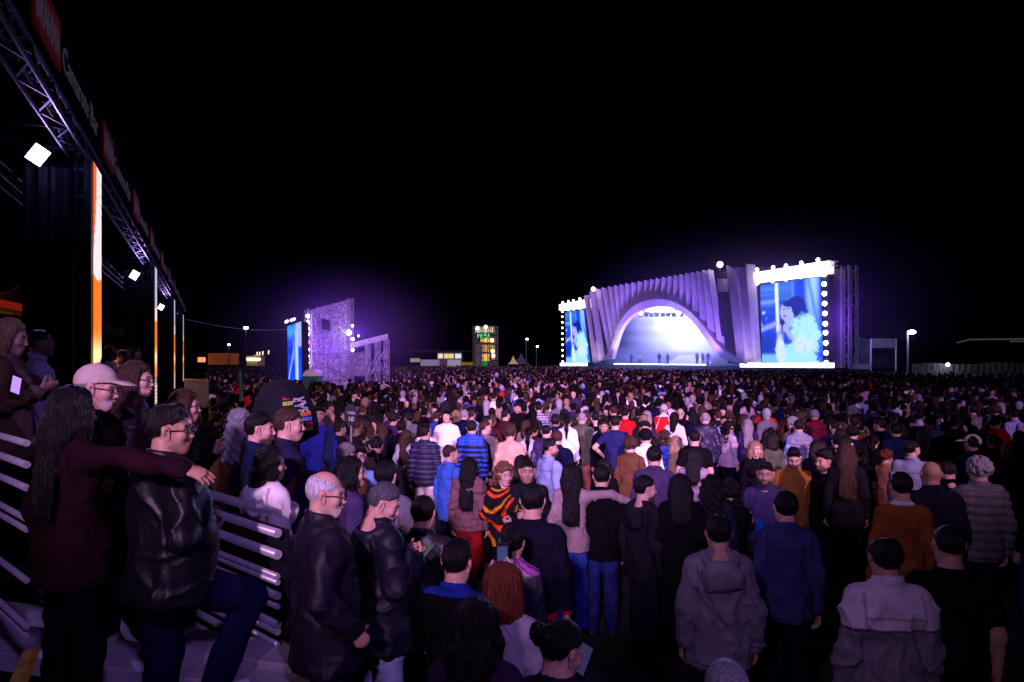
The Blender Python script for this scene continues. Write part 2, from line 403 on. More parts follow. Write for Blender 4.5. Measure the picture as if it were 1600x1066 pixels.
def headwear(kind):
    s = Solid((-.13, -.16, -.08), (.13, .24, .2), .005, .01)
    if kind == 'beanie':
        s.add((0, -.016, .040), ra=1, sc=(.091, .108, .098)); s.clip(lambda x, y, z: (.012+.35*y)-z)
        s.chain([(.088*math.cos(t), -.016+.104*math.sin(t), .025+.35*.1*math.sin(t)) for t in np.linspace(0, 6.283, 25)], [.012]*25, k=.006)
    elif kind == 'hood':
        s.add((0, -.03, .02), (0, -.06, -.10), .118, .125, k=.02); s.add((0, .12, -.02), ra=1, sc=(.085, .13, .13), sub=True, k=.02); s.clip(lambda x, y, z: -.078-z)
    else:
        s.add((0, -.014, .034), ra=1, sc=(.086, .104, .094)); s.clip(lambda x, y, z: (.026+.18*y)-z)
        s.add((0, .085, .043), (0, .135, .030), .062, .052, sc=(1, 1, .10), k=.008)
        s.add((0, -.014, .13), ra=.008, k=.004)
    V, Q = s.mesh()
    if kind == 'beanie': V = V+normals(V, Q)*(.0025*np.sin(np.arctan2(V[:, 1], V[:, 0])*46))[:, None]
    return npmesh(kind, V, Q)
def glasses_mesh():
    b = MB()
    for q in (-1, 1):
        pts = [(q*.033+.024*math.cos(t), .103-.006*abs(math.cos(t)), -.004+.018*math.sin(t)) for t in np.linspace(0, 6.283, 13)]
        for a, c in zip(pts, pts[1:]): b.tube(a, c, .0022, 5)
        b.tube((q*.057, .096, 0), (q*.083, -.005, .005), .0022, 5)
    b.tube((-.010, .104, -.001), (.010, .104, -.001), .002, 5)
    me = bpy.data.meshes.new('glasses'); me.from_pydata(b.V, [], b.Fc); return me
_hair = {}
def hair_mesh(k):
    if k not in _hair: _hair[k] = headwear(k) if k in ('cap', 'beanie', 'hood') else hair_template(k)
    return _hair[k]
GLASSES = glasses_mesh()

# ------------------------------------------------------------------ people: bodies and clothes
ARMS = {  # elbow and wrist offsets from the shoulder, x outwards
 'down': ((.055, -.03, -.29), (.075, .03, -.55), 'relax'), 'pocket': ((.13, -.08, -.26), (.07, .09, -.45), 'grip'),
 'front': ((.085, -.03, -.28), (-.09, .17, -.30), 'grip'), 'phone': ((.06, .02, -.29), (-.09, .24, -.17), 'grip'),
 'phoneup': ((.05, .19, -.20), (-.10, .36, .02), 'grip'), 'crossed': ((.10, .05, -.27), (-.17, .19, -.22), 'grip'),
 'raised': ((.12, .12, .20), (.10, .16, .46), 'flat'), 'behind': ((.12, -.10, -.26), (-.09, -.15, -.38), 'grip'),
 'hips': ((.19, -.10, -.22), (.04, .03, -.38), 'grip'), 'hug': ((.27, .03, -.07), (.52, .08, -.02), 'relax'),
 'chin': ((.06, .16, -.22), (-.06, .17, .02), 'grip'), 'waist': ((.20, .02, -.22), (.42, .08, -.30), 'relax'), 'cup': ((.06, .0, -.29), (.0, .25, -.24), 'grip'),
}
def joints(sex, L='down', Rr='down', fat=0, legL=None, legR=None, lean=0, yaw=0, pitch=0, roll=0, spread=0):
    f = sex == 'f'; J = dict(f=f, fat=fat)
    sx = (.140 if f else .162)+fat*.5; ln = lean
    J['sh'] = {q: A3(q*sx, -.015+ln*.9, 1.41 if f else 1.425) for q in (-1, 1)}
    for q, a in ((-1, L), (1, Rr)):
        e, w, hk = ARMS[a] if isinstance(a, str) else a
        e = A3(q*e[0], e[1], e[2]); w = A3(q*w[0], w[1], w[2])
        fo = w-e; e = e/np.linalg.norm(e)*(.275 if f else .29); fo = fo/np.linalg.norm(fo)*(.24 if f else .258)
        J['el', q] = J['sh'][q]+e; J['wr', q] = J['sh'][q]+e+fo; J['hk', q] = hk
    hx = .085
    for q, lg in ((-1, legL), (1, legR)):
        J['hip', q] = A3(q*hx, 0, .91)
        k, a = lg if lg else ((q*(.092+spread), .015, .50), (q*(.098+spread*2), -.02, .085))
        J['kn', q] = A3(*k); J['an', q] = A3(*a)
    J['ln'] = ln; J['hc'] = A3(0, .012+ln*1.15, 1.60 if f else 1.622); J['hr'] = head_rot(yaw, pitch, roll)
    return J
def bounds(J, m=.2):
    P_ = np.array([J[k, q] for k in ('el', 'wr', 'kn', 'an') for q in (-1, 1)]+[J['hc'], A3(-.2, 0, 0), A3(.2, 0, 1.5)])
    return P_.min(0)-m, P_.max(0)+m
def torso(s, J, o, hem=None, flare=0):
    f, ft, ln = J['f'], J['fat'], J['ln']; y = lambda z: ln*max(0, (z-.95)/.5)*.9
    cw = (.108 if f else .122)+ft*.7+o; ww = (.096 if f else .114)+ft+o; pw = (.130 if f else .120)+ft*.7+o
    s.add((0, y(1.31), 1.31), (0, y(1.1)+ft*.4, 1.08), cw, ww, sc=(1.18, .86, 1), k=.05)
    s.add((0, y(1.1)+ft*.4, 1.08), (0, .0, .90), ww, pw, sc=(1.16, .88, 1), k=.05)
    sx = J['sh'][1][0]
    s.add((-sx+.045, -.015+ln*.9, 1.375), (sx-.045, -.015+ln*.9, 1.375), .055+o*.8, k=.05)
    for q in (-1, 1): s.add((q*.03, -.02+ln, 1.455), (q*(sx-.01), -.015+ln*.9, 1.395), .050+o*.5, .045+o*.5, k=.04)
    s.add((0, -.025+ln, 1.40), (0, -.02+ln, 1.485), .075+o*.6, .050+o*.4, sc=(1.15, .85, 1), k=.05)
    if f: [s.add((q*.07, .085+y(1.28)+o*.5, 1.275), ra=.062+o*.5, k=.04) for q in (-1, 1)]
    if hem: s.add((0, 0, .95), (0, 0, hem-.03), pw+.005, pw+.016+flare, sc=(1.2, .9, 1), k=.04)
def arm(s, J, q, o, frac=1.0, k1=.045):
    S, E, Wr = J['sh'][q], J['el', q], J['wr', q]; f = .85 if J['f'] else 1.0
    s.add(S*A3(.94, 1, 1)+A3(0, 0, -.012), E if frac >= 1 else S+(E-S)*frac, .049*f+o+J['fat']*.2, .041*f+o if frac >= 1 else .048*f+o, k=k1)
    if frac >= 1: s.add(E, Wr, .040*f+o, .029*f+o*.8, k=.02)
def bodymesh(J, head):
    lo, hi = bounds(J); s = Solid(lo, hi, .019, .03); torso(s, J, 0)
    for q in (-1, 1):
        arm(s, J, q, 0)
        s.add(J['hip', q]*A3(.9, 1, 1), J['kn', q], .076, .054, k=.03); s.add(J['kn', q], J['an', q], .054, .036, k=.03)
        s.add(J['an', q]+A3(0, -.02, -.035), J['an', q]+A3(0, .13, -.05), .035, .03, sc=(1, 1, .8), k=.02)
    s.add((0, -.02+J['ln'], 1.46), J['hc']+A3(0, -.03, -.06), .05 if J['f'] else .056, k=.03)
    V, Q = s.mesh(); parts = [(V, Q)]
    hv, hq, hcol = HEADS[head]; M = np.array(J['hr'].to_3x3(), np.float32)
    parts.append((hv@M.T+J['hc'], hq, hcol))
    for q in (-1, 1):
        v, fq = HANDS[J['hk', q]]; v = v.copy()
        if q < 0: v[:, 0] *= -1; fq = fq[:, ::-1]
        d = J['wr', q]-J['el', q]; v = v*(.9 if J['f'] else 1)
        parts.append((v@rot_to(d/np.linalg.norm(d)).T+J['wr', q]+d*.03, fq))
    return cat(*parts)
GAR = {  # offset, hem, flare, sleeve, fold depth, grid
 'tee': (.012, .86, 0, .62, .010, .012), 'shirt': (.012, .82, 0, 1, .014, .011), 'jumper': (.015, .84, 0, 1, .013, .011), 'jacket': (.020, .80, .0, 1, .017, .011),
 'leather': (.021, .82, 0, 1, .018, .010), 'coat': (.024, .62, .02, 1, .016, .012), 'longcoat': (.026, .42, .04, 1, .016, .013), 'puffer': (.034, .82, 0, 1, .007, .011),
 'hoodie': (.026, .80, .0, 1, .017, .011), 'parka': (.031, .76, .02, 1, .019, .010), 'vest': (.038, .84, 0, 0, .007, .011), 'fur': (.024, .88, 0, 1, .010, .011), 'windbreaker': (.028, .76, .01, 1, .022, .0105)}
def topmesh(J, typ, pattern=None, seed=0):
    o, hem, fl, sl, fd, h = GAR[typ]
    lo, hi = bounds(J, .2); lo[2] = min(hem-.05, min(J['wr', q][2] for q in (-1, 1))-.1)
    s = Solid(lo, hi, h, .03); torso(s, J, o, hem, fl)
    s.clip(lambda x, y, z: hem-z)
    if sl:
        for q in (-1, 1):
            arm(s, J, q, o*.78, sl)
            if sl >= 1:     # cuff
                d = J['wr', q]-J['el', q]; s.add(J['wr', q]-d*.08, J['wr', q]-d*.02, .036+o*.55, k=.008)
    else:
        for q in (-1, 1): s.add(J['sh'][q]*A3(1.12, 1, 1)+A3(0, 0, -.03), ra=.07, sub=True, k=.02)
    nb = J['hc']+A3(0, -.028, -.13); ring = lambda r, z, n=14: [(r*math.cos(t), nb[1]-.004+r*.95*math.sin(t), nb[2]+z-.018*math.sin(t)) for t in np.linspace(0, 6.283, n)]
    s.add(nb+A3(0, .0, .10), nb+A3(0, .01, -.02), .052, .058, sub=True, k=.015)
    if typ not in ('tee', 'jumper'):
        for z in (0, .016, .032 if typ in ('parka', 'puffer', 'coat', 'windbreaker', 'vest') else .02): s.chain(ring(.069, z), [.011]*14, k=.01)
    else: s.chain(ring(.068, -.004), [.010]*14, k=.012)
    if typ in ('hoodie', 'parka') and pattern != 'nohood':
        pts = [(.105*math.sin(t), nb[1]-.015-.105*math.cos(t)*.9, nb[2]-.005-.035*abs(math.cos(t))) for t in np.linspace(-2.2, 2.2, 12)]
        s.chain(pts, [.022]+[.034]*10+[.022], k=.012); s.add((0, nb[1]-.125, nb[2]-.115), ra=1, sc=(.140, .048, .105), k=.022)
        s.add((0, nb[1]-.085, nb[2]+.005), ra=1, sc=(.080, .042, .065), sub=True, k=.012)
    V, Q = s.mesh(); N = normals(V, Q); x, y, z = V.T; C = np.zeros((len(V), 4), np.float32)
    if typ == 'fur':
        V = V+N*(.013*wob(V, (75, 75, 75))+.014*np.abs(np.sin(z*math.pi/.10)))[:, None]
    elif typ in ('puffer', 'vest'):
        b = np.abs(np.sin((z+.01*wob(V, (6, 6, 6)))*math.pi/.082))**.6
        V = V+N*(.022*b-.012+.006*wob(V, (35, 35, 35), 1))[:, None]
    else:
        mask = np.clip((nb[2]-.04-z)/.08, 0, 1)
        w = (.85 if typ == 'leather' else .9 if typ == 'parka' else 1)
        V = V+N*(mask*w*fd*1.3*(1.0*crease(V, (6.5, 6.5, 3), seed)-.34+.28*wob(V, (16, 16, 7), seed+5)+.7*crease(V, (5, 5, 10), seed+9)*np.clip(wob(V, (14, 14, 14), 2)+.3, 0, 1)+.45*crease(V, (14, 14, 9), seed+4)*np.clip(.5+wob(V, (18, 18, 18), 7), 0, 1)))[:, None]
    if typ not in ('tee', 'jumper', 'fur', 'vest'):
        ax_ = np.abs(x); sm = (np.abs(ax_-J['sh'][1][0]*.93-.4*np.clip(1.30-z, 0, 1)*.0) < .006) & (z > 1.24) & (z < 1.46)
        sm |= (np.abs(z-hem-.035) < .006) & (ax_ < .26); sm |= (ax_ < .006) & (y < 0) & (typ in ('leather', 'coat', 'longcoat'))
        sm |= (np.abs(z-1.335) < .006) & (y < 0) & (ax_ < J['sh'][1][0]*.93) & (typ in ('shirt', 'windbreaker', 'leather'))
        C[sm] = (.002, .002, .003, .55)
    band = lambda m, c: C.__setitem__(m, (*c, 1))
    if pattern == 'bluestripe':
        t = (z/.082) % 1; band((t > .62) & (z > .86), (.010, .045, .30)); band((t <= .62), (.010, .012, .05)); band((z > 1.36) & (np.abs(x) < .2), (.02, .07, .40))
    elif pattern == 'navystripe':
        t = (z/.082) % 1; band(t > .80, (.07, .06, .13))
    elif pattern == 'autumn':
        t = (z*3.1+1.1*np.sin(x*7+1)+.45*wob(V, (12, 12, 12))) % 1
        band(t < 2, (.012, .009, .012)); band((t > .22) & (t < .42), (.62, .055, .01)); band((t > .66) & (t < .80), (.55, .20, .01))
    elif pattern == 'redhem': band(z < hem+.045, (.62, .01, .03))
    elif pattern == 'breton': band(((z/.06) % 1) < .4, (.03, .03, .12))
    elif pattern == 'yoke': band((z < 1.27) & (np.abs(x) < .30), (.15, .135, .16)); band((np.abs(z-1.27) < .008) & (y < 0), (.03, .028, .035))
    elif pattern == 'raglan': band(np.abs(np.abs(x)-.10-(1.43-z)*.35) < .008, (.8, .7, .7)); band(z > 1.475, (.8, .75, .75))
    elif pattern == 'patch': band((np.sin(x*22)+np.sin(y*26+z*17)) > .8, (.18, .12, .11)); band((np.sin(x*15+2)+np.sin(z*21)) > 1.2, (.05, .02, .03))
    elif pattern == 'whitecollar': band(z > nb[2]-.004, (.75, .72, .75))
    elif pattern == 'bluecollar': band(z > nb[2]-.03, (.012, .03, .25))
    elif pattern == 'pinkscarf': band((z > nb[2]-.05), (.42, .09, .42)); band((z > nb[2]-.05) & (np.sin(np.arctan2(y, x)*16+z*90) > .5), (.12, .02, .14))
    elif pattern == 'strap': band((np.abs(x*.62+(z-1.33)*.78-.10) < .024) & (z > .95), (.16, .045, .02))
    elif pattern == 'darklower': band(z < .93, (.008, .008, .01))
    return V, Q, C
def legmesh(J, skinny=False):
    lo, hi = bounds(J, .2); hi[2] = 1.06; s = Solid(lo, hi, .014, .03); o = .010 if skinny else .024; pw = (.132 if J['f'] else .122)+J['fat']*.7
    s.add((0, 0, 1.0), (0, 0, .88), pw+.008, pw+.012, sc=(1.16, .88, 1)); s.clip(lambda x, y, z: z-1.0)
    for q in (-1, 1):
        s.add(J['hip', q]*A3(.9, 1, 1), J['kn', q], .076+o*.4+J['fat']*.3, .056+o*.8+J['fat']*.2, k=.02); d = J['an', q]-J['kn', q]
        s.add(J['kn', q], J['an', q]+d*.02, .058+o, .043+o*1.1, k=.02)
    V, Q = s.mesh(); N = normals(V, Q)
    V = V+N*(.013*crease(V, (6, 6, 6), 4)-.004)[:, None]
    return V, Q, np.zeros((len(V), 4), np.float32)
def shoemesh(J):
    s = Solid(*[np.array(v) for v in (np.minimum(J['an', -1], J['an', 1])-A3(.15, .15, .1), np.maximum(J['an', -1], J['an', 1])+A3(.15, .25, .1))], .009, .015)
    for q in (-1, 1):
        a = J['an', q]; s.add(a+A3(0, -.035, -.035), a+A3(0, .05, -.035), .044, .044, k=.02); s.add(a+A3(0, .04, -.045), a+A3(q*.01, .155, -.05), .044, .038, sc=(1, 1, .85), k=.02); s.add(a, a+A3(0, -.01, .03), .043, k=.02)
        z0 = a[2]-.085
    s.clip(lambda x, y, z: np.where((x < 0), J['an', -1][2]-.085, J['an', 1][2]-.085)-z)
    V, Q = s.mesh(); return V, Q, np.zeros((len(V), 4), np.float32)

SKIN = mat('skin', rough=.5, objcol=True, attr='mark', var=.08, vscale=25, spec=.3)
CLOTH = mat('cloth', rough=.85, objcol=True, attr='mark', var=.22, vscale=9, bump=.15, bscale=260, spec=.025)
NYLON = mat('nylon', rough=.52, objcol=True, attr='mark', var=.15, vscale=12, bump=.12, bscale=45, spec=.22)
LEATHER = mat('leather', rough=.46, objcol=True, attr='mark', var=.2, vscale=14, bump=.12, bscale=60, spec=.38)
DENIM = mat('denim', rough=.9, objcol=True, var=.35, vscale=7, bump=.3, bscale=220, spec=.02)
HAIR = mat('hair', rough=.42, objcol=True, var=.5, vscale=1.0, bump=.8, bscale=1.4, stretch=(110, 110, 9), spec=.22)
FELT = mat('felt', rough=.85, objcol=True, var=.12, vscale=20, bump=.3, bscale=140, spec=.05)
SHOE = mat('shoe', rough=.5, objcol=True, var=.1, vscale=30)
FRAME = mat('spectacle_frame', (.01, .008, .01), .25)
MATOF = {'leather': LEATHER, 'puffer': NYLON, 'vest': NYLON, 'parka': NYLON, 'windbreaker': NYLON}
_cache = {}
def cached(key, fn, name, m):
    if key not in _cache:
        r = fn(); _cache[key] = npmesh(name, r[0], r[1], m, r[2])
    return _cache[key]
PNAME = {'tee': 't_shirt', 'shirt': 'shirt', 'jumper': 'jumper', 'jacket': 'jacket', 'leather': 'leather_jacket', 'coat': 'coat', 'longcoat': 'coat', 'puffer': 'puffer_jacket', 'hoodie': 'hooded_jacket', 'parka': 'parka', 'vest': 'padded_vest', 'fur': 'fur_jacket', 'windbreaker': 'windbreaker'}
def person(loc, face, h, sex, hair, hcol, top, tcol, lcol, label, skin=(.42, .23, .16), head=None, pat=None, shoe=(.02, .02, .02), glasses=False, hat=None, hatcol=(.02, .02, .02), under=None, skinny=False, group=None, hatyaw=0, material=None, seed=0, **pose):
    key = (sex, repr(sorted(pose.items()))); J = joints(sex, **pose)
    head = head or ('woman' if sex == 'f' else 'man')
    sc = h/(1.715 if sex == 'f' else 1.745)
    o = link('person', cached(('b', key, head), lambda: bodymesh(J, head), 'person', SKIN), None, None, loc)
    o.rotation_euler = (0, 0, -R(face)); o.scale = (sc, sc, sc); o.color = (*skin, 1)
    tag(o, label, 'person', group)
    def child(name, me, m, col):
        c = link(name, me, m, o); c.color = (*col, 1); return c
    mt = material or MATOF.get(top, CLOTH)
    child(PNAME[top], cached(('t', key, top, pat, seed), lambda: topmesh(J, top, pat, seed), PNAME[top], mt), None, tcol)
    if under: child('shirt', cached(('t', key, 'shirt', None, 0), lambda: topmesh(J, 'shirt'), 'shirt', CLOTH), None, under)
    child('trousers', cached(('l', key, skinny), lambda: legmesh(J, skinny), 'trousers', DENIM), None, lcol)
    child('shoes', cached(('s', key), lambda: shoemesh(J), 'shoes', SHOE), None, shoe)
    M = Matrix.Translation(Vector(J['hc'])) @ J['hr']
    fs = .97 if sex == 'f' else 1
    if hair:
        c = child('hair', hair_mesh(hair), HAIR, hcol); c.matrix_local = M @ Matrix.Scale(fs, 4)
    if hat:
        c = child(hat, hair_mesh(hat), FELT, hatcol); c.matrix_local = M @ Matrix.Rotation(-R(hatyaw), 4, 'Z') @ Matrix.Scale(fs*1.04, 4)
    if glasses:
        c = child('glasses', GLASSES, FRAME, (0, 0, 0)); c.matrix_local = M
    return o
# ------------------------------------------------------------------ ground
g = MB(); g.quad((-900, -300, 0), (900, -300, 0), (900, 1500, 0), (-900, 1500, 0))
struct(g.build('ground', mat('trodden_ground', (.030, .027, .030), .95, var=.5, vscale=.6, bump=.5, bscale=12)))

# ------------------------------------------------------------------ main stage
SA, SD = np.array((9.6, 128.0)), np.array((26.2, -50.0)); SN = np.array((-.886, -.464))
def ST(px, py, off=0.0):
    r = (px-800)/F; o = SA+off*SN; s = (r*o[1]-o[0])/(SD[0]-r*SD[1]); q = o+s*SD
    return Vector((q[0], q[1], CAMZ-(py-HY)/F*q[1]))
SNV = Vector((*SN, 0)); SU = Vector((*(SD/np.linalg.norm(SD)), 0))
WHITE = mat('stage_white_cladding', (.50, .47, .56), .6, var=.14, vscale=.9); ARCHW = mat('arch_white_cladding', (.80, .78, .84), .5, var=.06, vscale=.8)
DARK = mat('stage_black_steel', (.012, .012, .016), .6, var=.3, vscale=3)
BULB = glow('white_bulb', (1, .86, 1), 14); BULBW = glow('warm_bulb', (1, .93, .78), 22); WHITEPANEL = glow('white_light_panel', (1, .95, 1), 2.6)
stage = empty('stage', ST(1030, 575)); o0 = Vector(stage.location); o0.z = 0; stage.location = o0
tag(stage, 'big concert stage with a white bell shaped arch and pleated violet front', 'stage')
class SB(MB):      # stage pieces, in coordinates of the stage
    def build(s, name, m, parent=None, smooth=False):
        p = parent or stage; q = Vector(p.location) if p.parent is None else Vector(stage.location)
        s.V = [tuple(Vector(v)-o0) for v in s.V]; return MB.build(s, name, m, p, smooth)
def ip(xs, ys): return lambda x: float(np.interp(x, xs, ys))
OUT = [(942, 563), (954, 546), (962, 520), (969, 502), (980, 486), (996, 474), (1012, 468.4), (1030, 467), (1046, 469), (1062, 476), (1076, 485), (1088, 496), (1100, 511), (1112, 528), (1126, 544), (1140, 556), (1156, 563), (1168, 566)]
INN = [(956, 561), (962, 538), (968, 518), (976, 504), (988, 492), (1000, 485), (1016, 480), (1032, 478.6), (1048, 481), (1064, 488), (1078, 498), (1090, 512), (1102, 528), (1112, 544), (1122, 556), (1134, 563), (1150, 567), (1167, 569)]
def resamp(pts, n):
    p = np.array(pts, float); d = np.r_[0, np.cumsum(np.hypot(*np.diff(p, axis=0).T))]; t = np.linspace(0, d[-1], n)
    return np.stack([np.interp(t, d, p[:, 0]), np.interp(t, d, p[:, 1])], 1)
def smooth1(p, it=3):
    for _ in range(it): p[1:-1] = .25*p[:-2]+.5*p[1:-1]+.25*p[2:]
    return p
oc, ic = smooth1(resamp(OUT, 60)), smooth1(resamp(INN, 60))
ar = SB()
for i in range(59):
    a, b, c, d = oc[i], oc[i+1], ic[i+1], ic[i]
    f = [ST(*q, 2.6) for q in (a, b, c, d)]; k = [v-SNV*.7 for v in f]
    ar.quad(f[3], f[2], f[1], f[0]); ar.quad(f[0], f[1], k[1], k[0]); ar.quad(f[2], f[3], k[3], k[2])
ar.build('arch', ARCHW)
FT = [932, 941, 951, 961, 970, 979, 988, 998, 1008, 1018, 1027, 1036, 1046, 1055, 1064, 1073, 1082, 1091, 1099, 1109, 1117]
WM = np.interp(oc[:, 0], [950, 1040, 1180], [.5, .5, .6])[:, None]; MIDC = WM*oc+(1-WM)*ic
FB = [947, 954, 960, 965, 971, 977, 985, 994, 1003, 1010, 1019, 1029, 1040, 1050, 1060, 1071, 1083, 1095, 1108, 1124, 1137]
topy = ip([917, 932, 1117, 1140, 1152, 1180], [462, 454, 423, 416, 424, 417]); boty = ip([p[0] for p in OUT], [p[1] for p in OUT])
def fin(x0, y0, x1, y1, u0, v0, u1, v1, dep=.65):
    b = SB(); A, B = ST(x0, y0, 1.4), ST(x1, y1, 1.4); C, D = ST(u0, v0, 1.4), ST(u1, v1, 1.4)
    m = .46; r0 = A.lerp(B, m)+SNV*dep+Vector((0, 0, .25)); r1 = C.lerp(D, m)+SNV*dep
    rk = A.lerp(B, .22)+SNV*dep*.55; rk2 = C.lerp(D, .22)+SNV*dep*.55
    mid = r0.lerp(r1, .2); e = A.lerp(C, .0)
    bk = -SNV*.12
    b.quad(C, rk2, rk, A); b.quad(rk2, r1, r0, rk); b.quad(r1, D, B, r0); b.quad(A, rk, r0, B); b.quad(C, D, r1, rk2); b.quad(A, B, D, C)
    b.build('fin', WHITE)
def fb(x): return MIDC[int(np.argmin(np.abs(oc[:, 0]-x)))]
for i in range(20): p_, q_ = fb(FB[i]), fb(FB[i+1]); fin(FT[i], topy(FT[i]), FT[i+1]-2.3, topy(FT[i+1]), p_[0], p_[1], q_[0]-(1.9 if FB[i+1]-FB[i] > 8 else 1.4), q_[1])
b = SB()
for i in range(20): p_, q_ = fb(FB[i]), fb(FB[i+1]); b.quad(ST(p_[0], p_[1], .9), ST(q_[0], q_[1], .9), ST(FT[i+1], topy(FT[i+1])+1, .9), ST(FT[i], topy(FT[i])+1, .9))
for x0, x1, u0, u1 in ((1117, 1138, 1137, 1156), (1137, 1181, 1155, 1191), (914, 932, 927, 948)): b.quad(ST(u0, 568, .3), ST(u1, 570, .3), ST(x1, topy(x1)+5, .3), ST(x0, topy(x0)+5, .3))
b.build('fin_backing', DARK)
fin(1137.5, 416, 1151, 421, 1155, 561, 1167, 566, 1.0); fin(1152.5, 424, 1166, 418, 1168.5, 566, 1181, 570, 1.0); fin(1166.5, 418, 1180, 414, 1181.5, 570, 1190, 572, .8)
fin(915, 468, 921, 461, 928, 567, 936, 566, .7); fin(922, 459, 931, 456, 937, 566, 946, 562, .7)
# dark cladding behind, roof and deck
b = SB()
for x0, x1 in ((908, 985), (985, 1080), (1080, 1194)):
    A, B = ST(x0, 0, -.4), ST(x1, 0, -.4); hA, hB = ST(x0, topy(max(917, min(x0, 1180)))+3, -.4).z, ST(x1, topy(min(x1, 1180))+3, -.4).z
    lo = {908: (None, None), 985: (12.5, 12.5), 1080: (None, None)}
b.obox(ST(917, 575, -9), ST(1190, 575, -9)-ST(917, 575, -9), -SNV*.3, (0, 0, 14.0))
A, B = ST(920, 575, -.5), ST(1190, 575, -.5); A.z = B.z = 14.3
b.obox(A, B-A, -SNV*8.5, (0, 0, .3))
b.build('shell', DARK)
b = SB(); A, B = ST(941, 575, 1.8), ST(1186, 575, 1.8); A.z = B.z = 0
b.obox(A, B-A, -SNV*11, (0, 0, 2.0)); b.build('deck', DARK)
b = SB(); A, B = ST(959, 570, 2.1), ST(1101, 570, 2.1); A.z = B.z = 2.02
b.obox(A, B-A, -SNV*.25, (0, 0, .17)); b.build('edge_light', glow('stage_edge_light', (.80, .86, 1), 4))
b = SB()     # white steps of light
for i in range(7):
    A, B = ST(1040+i*3.2, 570, -3-i*.5), ST(1098-i*.5, 570, -3-i*.5); A.z = B.z = 2+i*.22
    b.obox(A, B-A, -SNV*.5, (0, 0, .22))
b.build('staircase', mat('white_stair', (.7, .7, .75), .5, emit=(.75, .78, 1), strength=.55, sample=False))
b = SB(); A, B = ST(1052, 570, -7.4), ST(1076, 570, -7.4)
for z in (4.6, 5.6): b.obox((A.x, A.y, z), B-A, -SNV*.1, (0, 0, .32))
b.build('light_bar', glow('pale_light_bar', (.85, .9, 1), 2.2))
# glowing back wall added to the stage, lit smoke painted into its colour
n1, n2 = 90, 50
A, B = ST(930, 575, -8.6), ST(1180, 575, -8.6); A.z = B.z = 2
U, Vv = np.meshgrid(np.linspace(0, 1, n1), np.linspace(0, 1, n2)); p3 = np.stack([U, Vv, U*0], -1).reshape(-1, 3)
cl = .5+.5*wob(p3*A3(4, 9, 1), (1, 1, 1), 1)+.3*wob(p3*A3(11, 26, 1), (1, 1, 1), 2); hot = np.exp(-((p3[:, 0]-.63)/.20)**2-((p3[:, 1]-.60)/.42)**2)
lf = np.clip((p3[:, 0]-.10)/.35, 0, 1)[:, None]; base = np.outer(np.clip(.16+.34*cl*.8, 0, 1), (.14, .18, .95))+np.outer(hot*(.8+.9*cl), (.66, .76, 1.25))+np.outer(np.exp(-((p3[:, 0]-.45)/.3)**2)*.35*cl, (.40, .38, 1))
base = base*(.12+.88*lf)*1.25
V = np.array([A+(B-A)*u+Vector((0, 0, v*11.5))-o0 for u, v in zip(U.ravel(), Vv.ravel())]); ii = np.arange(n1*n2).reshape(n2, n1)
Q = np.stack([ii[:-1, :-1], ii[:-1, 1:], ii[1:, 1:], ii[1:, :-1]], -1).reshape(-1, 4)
PIC = glow('led_picture', (1, 1, 1), 1.15, attr='mark')
link('smoke_glow_wall', npmesh('smoke_glow_wall', V, Q, glow('painted_smoke_glow', (1, 1, 1), 2.0, attr='mark'), np.c_[np.clip(base, 0, 3), np.ones(len(base))]), None, stage)
b = SB()
for x in (1001, 1011, 1019, 1031, 1040, 1050, 1060): b.ball(ST(x, 489-(6 if 1005 < x < 1055 else 0), -2), .38 if x not in (1019, 1031, 1040) else .6, 8)
b.build('spotlight', BULBW)
b = SB()
for x in (1001, 1010, 1018, 1026, 1036, 1044, 1053, 1064): b.tube(ST(x, 489, -3), ST(x, 495, -3), .35, 6)
b.truss(ST(990, 487, -3), ST(1075, 487, -3), .6, .06, 1.2)
b.build('lighting_truss', DARK)
for x0, x1, y0, y1, ya, dx in ((1122, 1137, 460, 526, 436, 6), (925, 935, 486, 534, 470, 5)):    # hanging loudspeakers
    b = SB(); n = 13
    for i in range(n):
        t = i/n; xx = x0+dx*t**2
        A, B = ST(xx, y0+(y1-y0)*t, 1.6), ST(xx+x1-x0-3, y0+(y1-y0)*t, 1.6); C = ST(xx, y0+(y1-y0)*(t+.88/n), 1.6)
        b.obox(A, B-A, -SNV*.7, (0, 0, C.z-A.z))
    b.build('line_array', DARK)
    b = SB(); A, B = ST(x0-1, ya+20, .5), ST(x1, ya+20, .5); b.obox(A, B-A, -SNV*.1, (0, 0, ST(x0, ya, .5).z-A.z)); b.build('lit_panel', WHITE)
for x, y, r in ((1125, 413.5, .36), (927, 452, .34)):
    b = SB(); b.ball(ST(x, y, 1.2), r, 12); b.build('floodlight', BULBW); b = SB(); b.tube(ST(x, y+3, .8), ST(x, y+20, .8), .12); b.build('floodlight_pole', DARK)
    p = ST(x, y, 3.2); lamp('POINT', p, None, 110, (.75, .45, 1), .5)

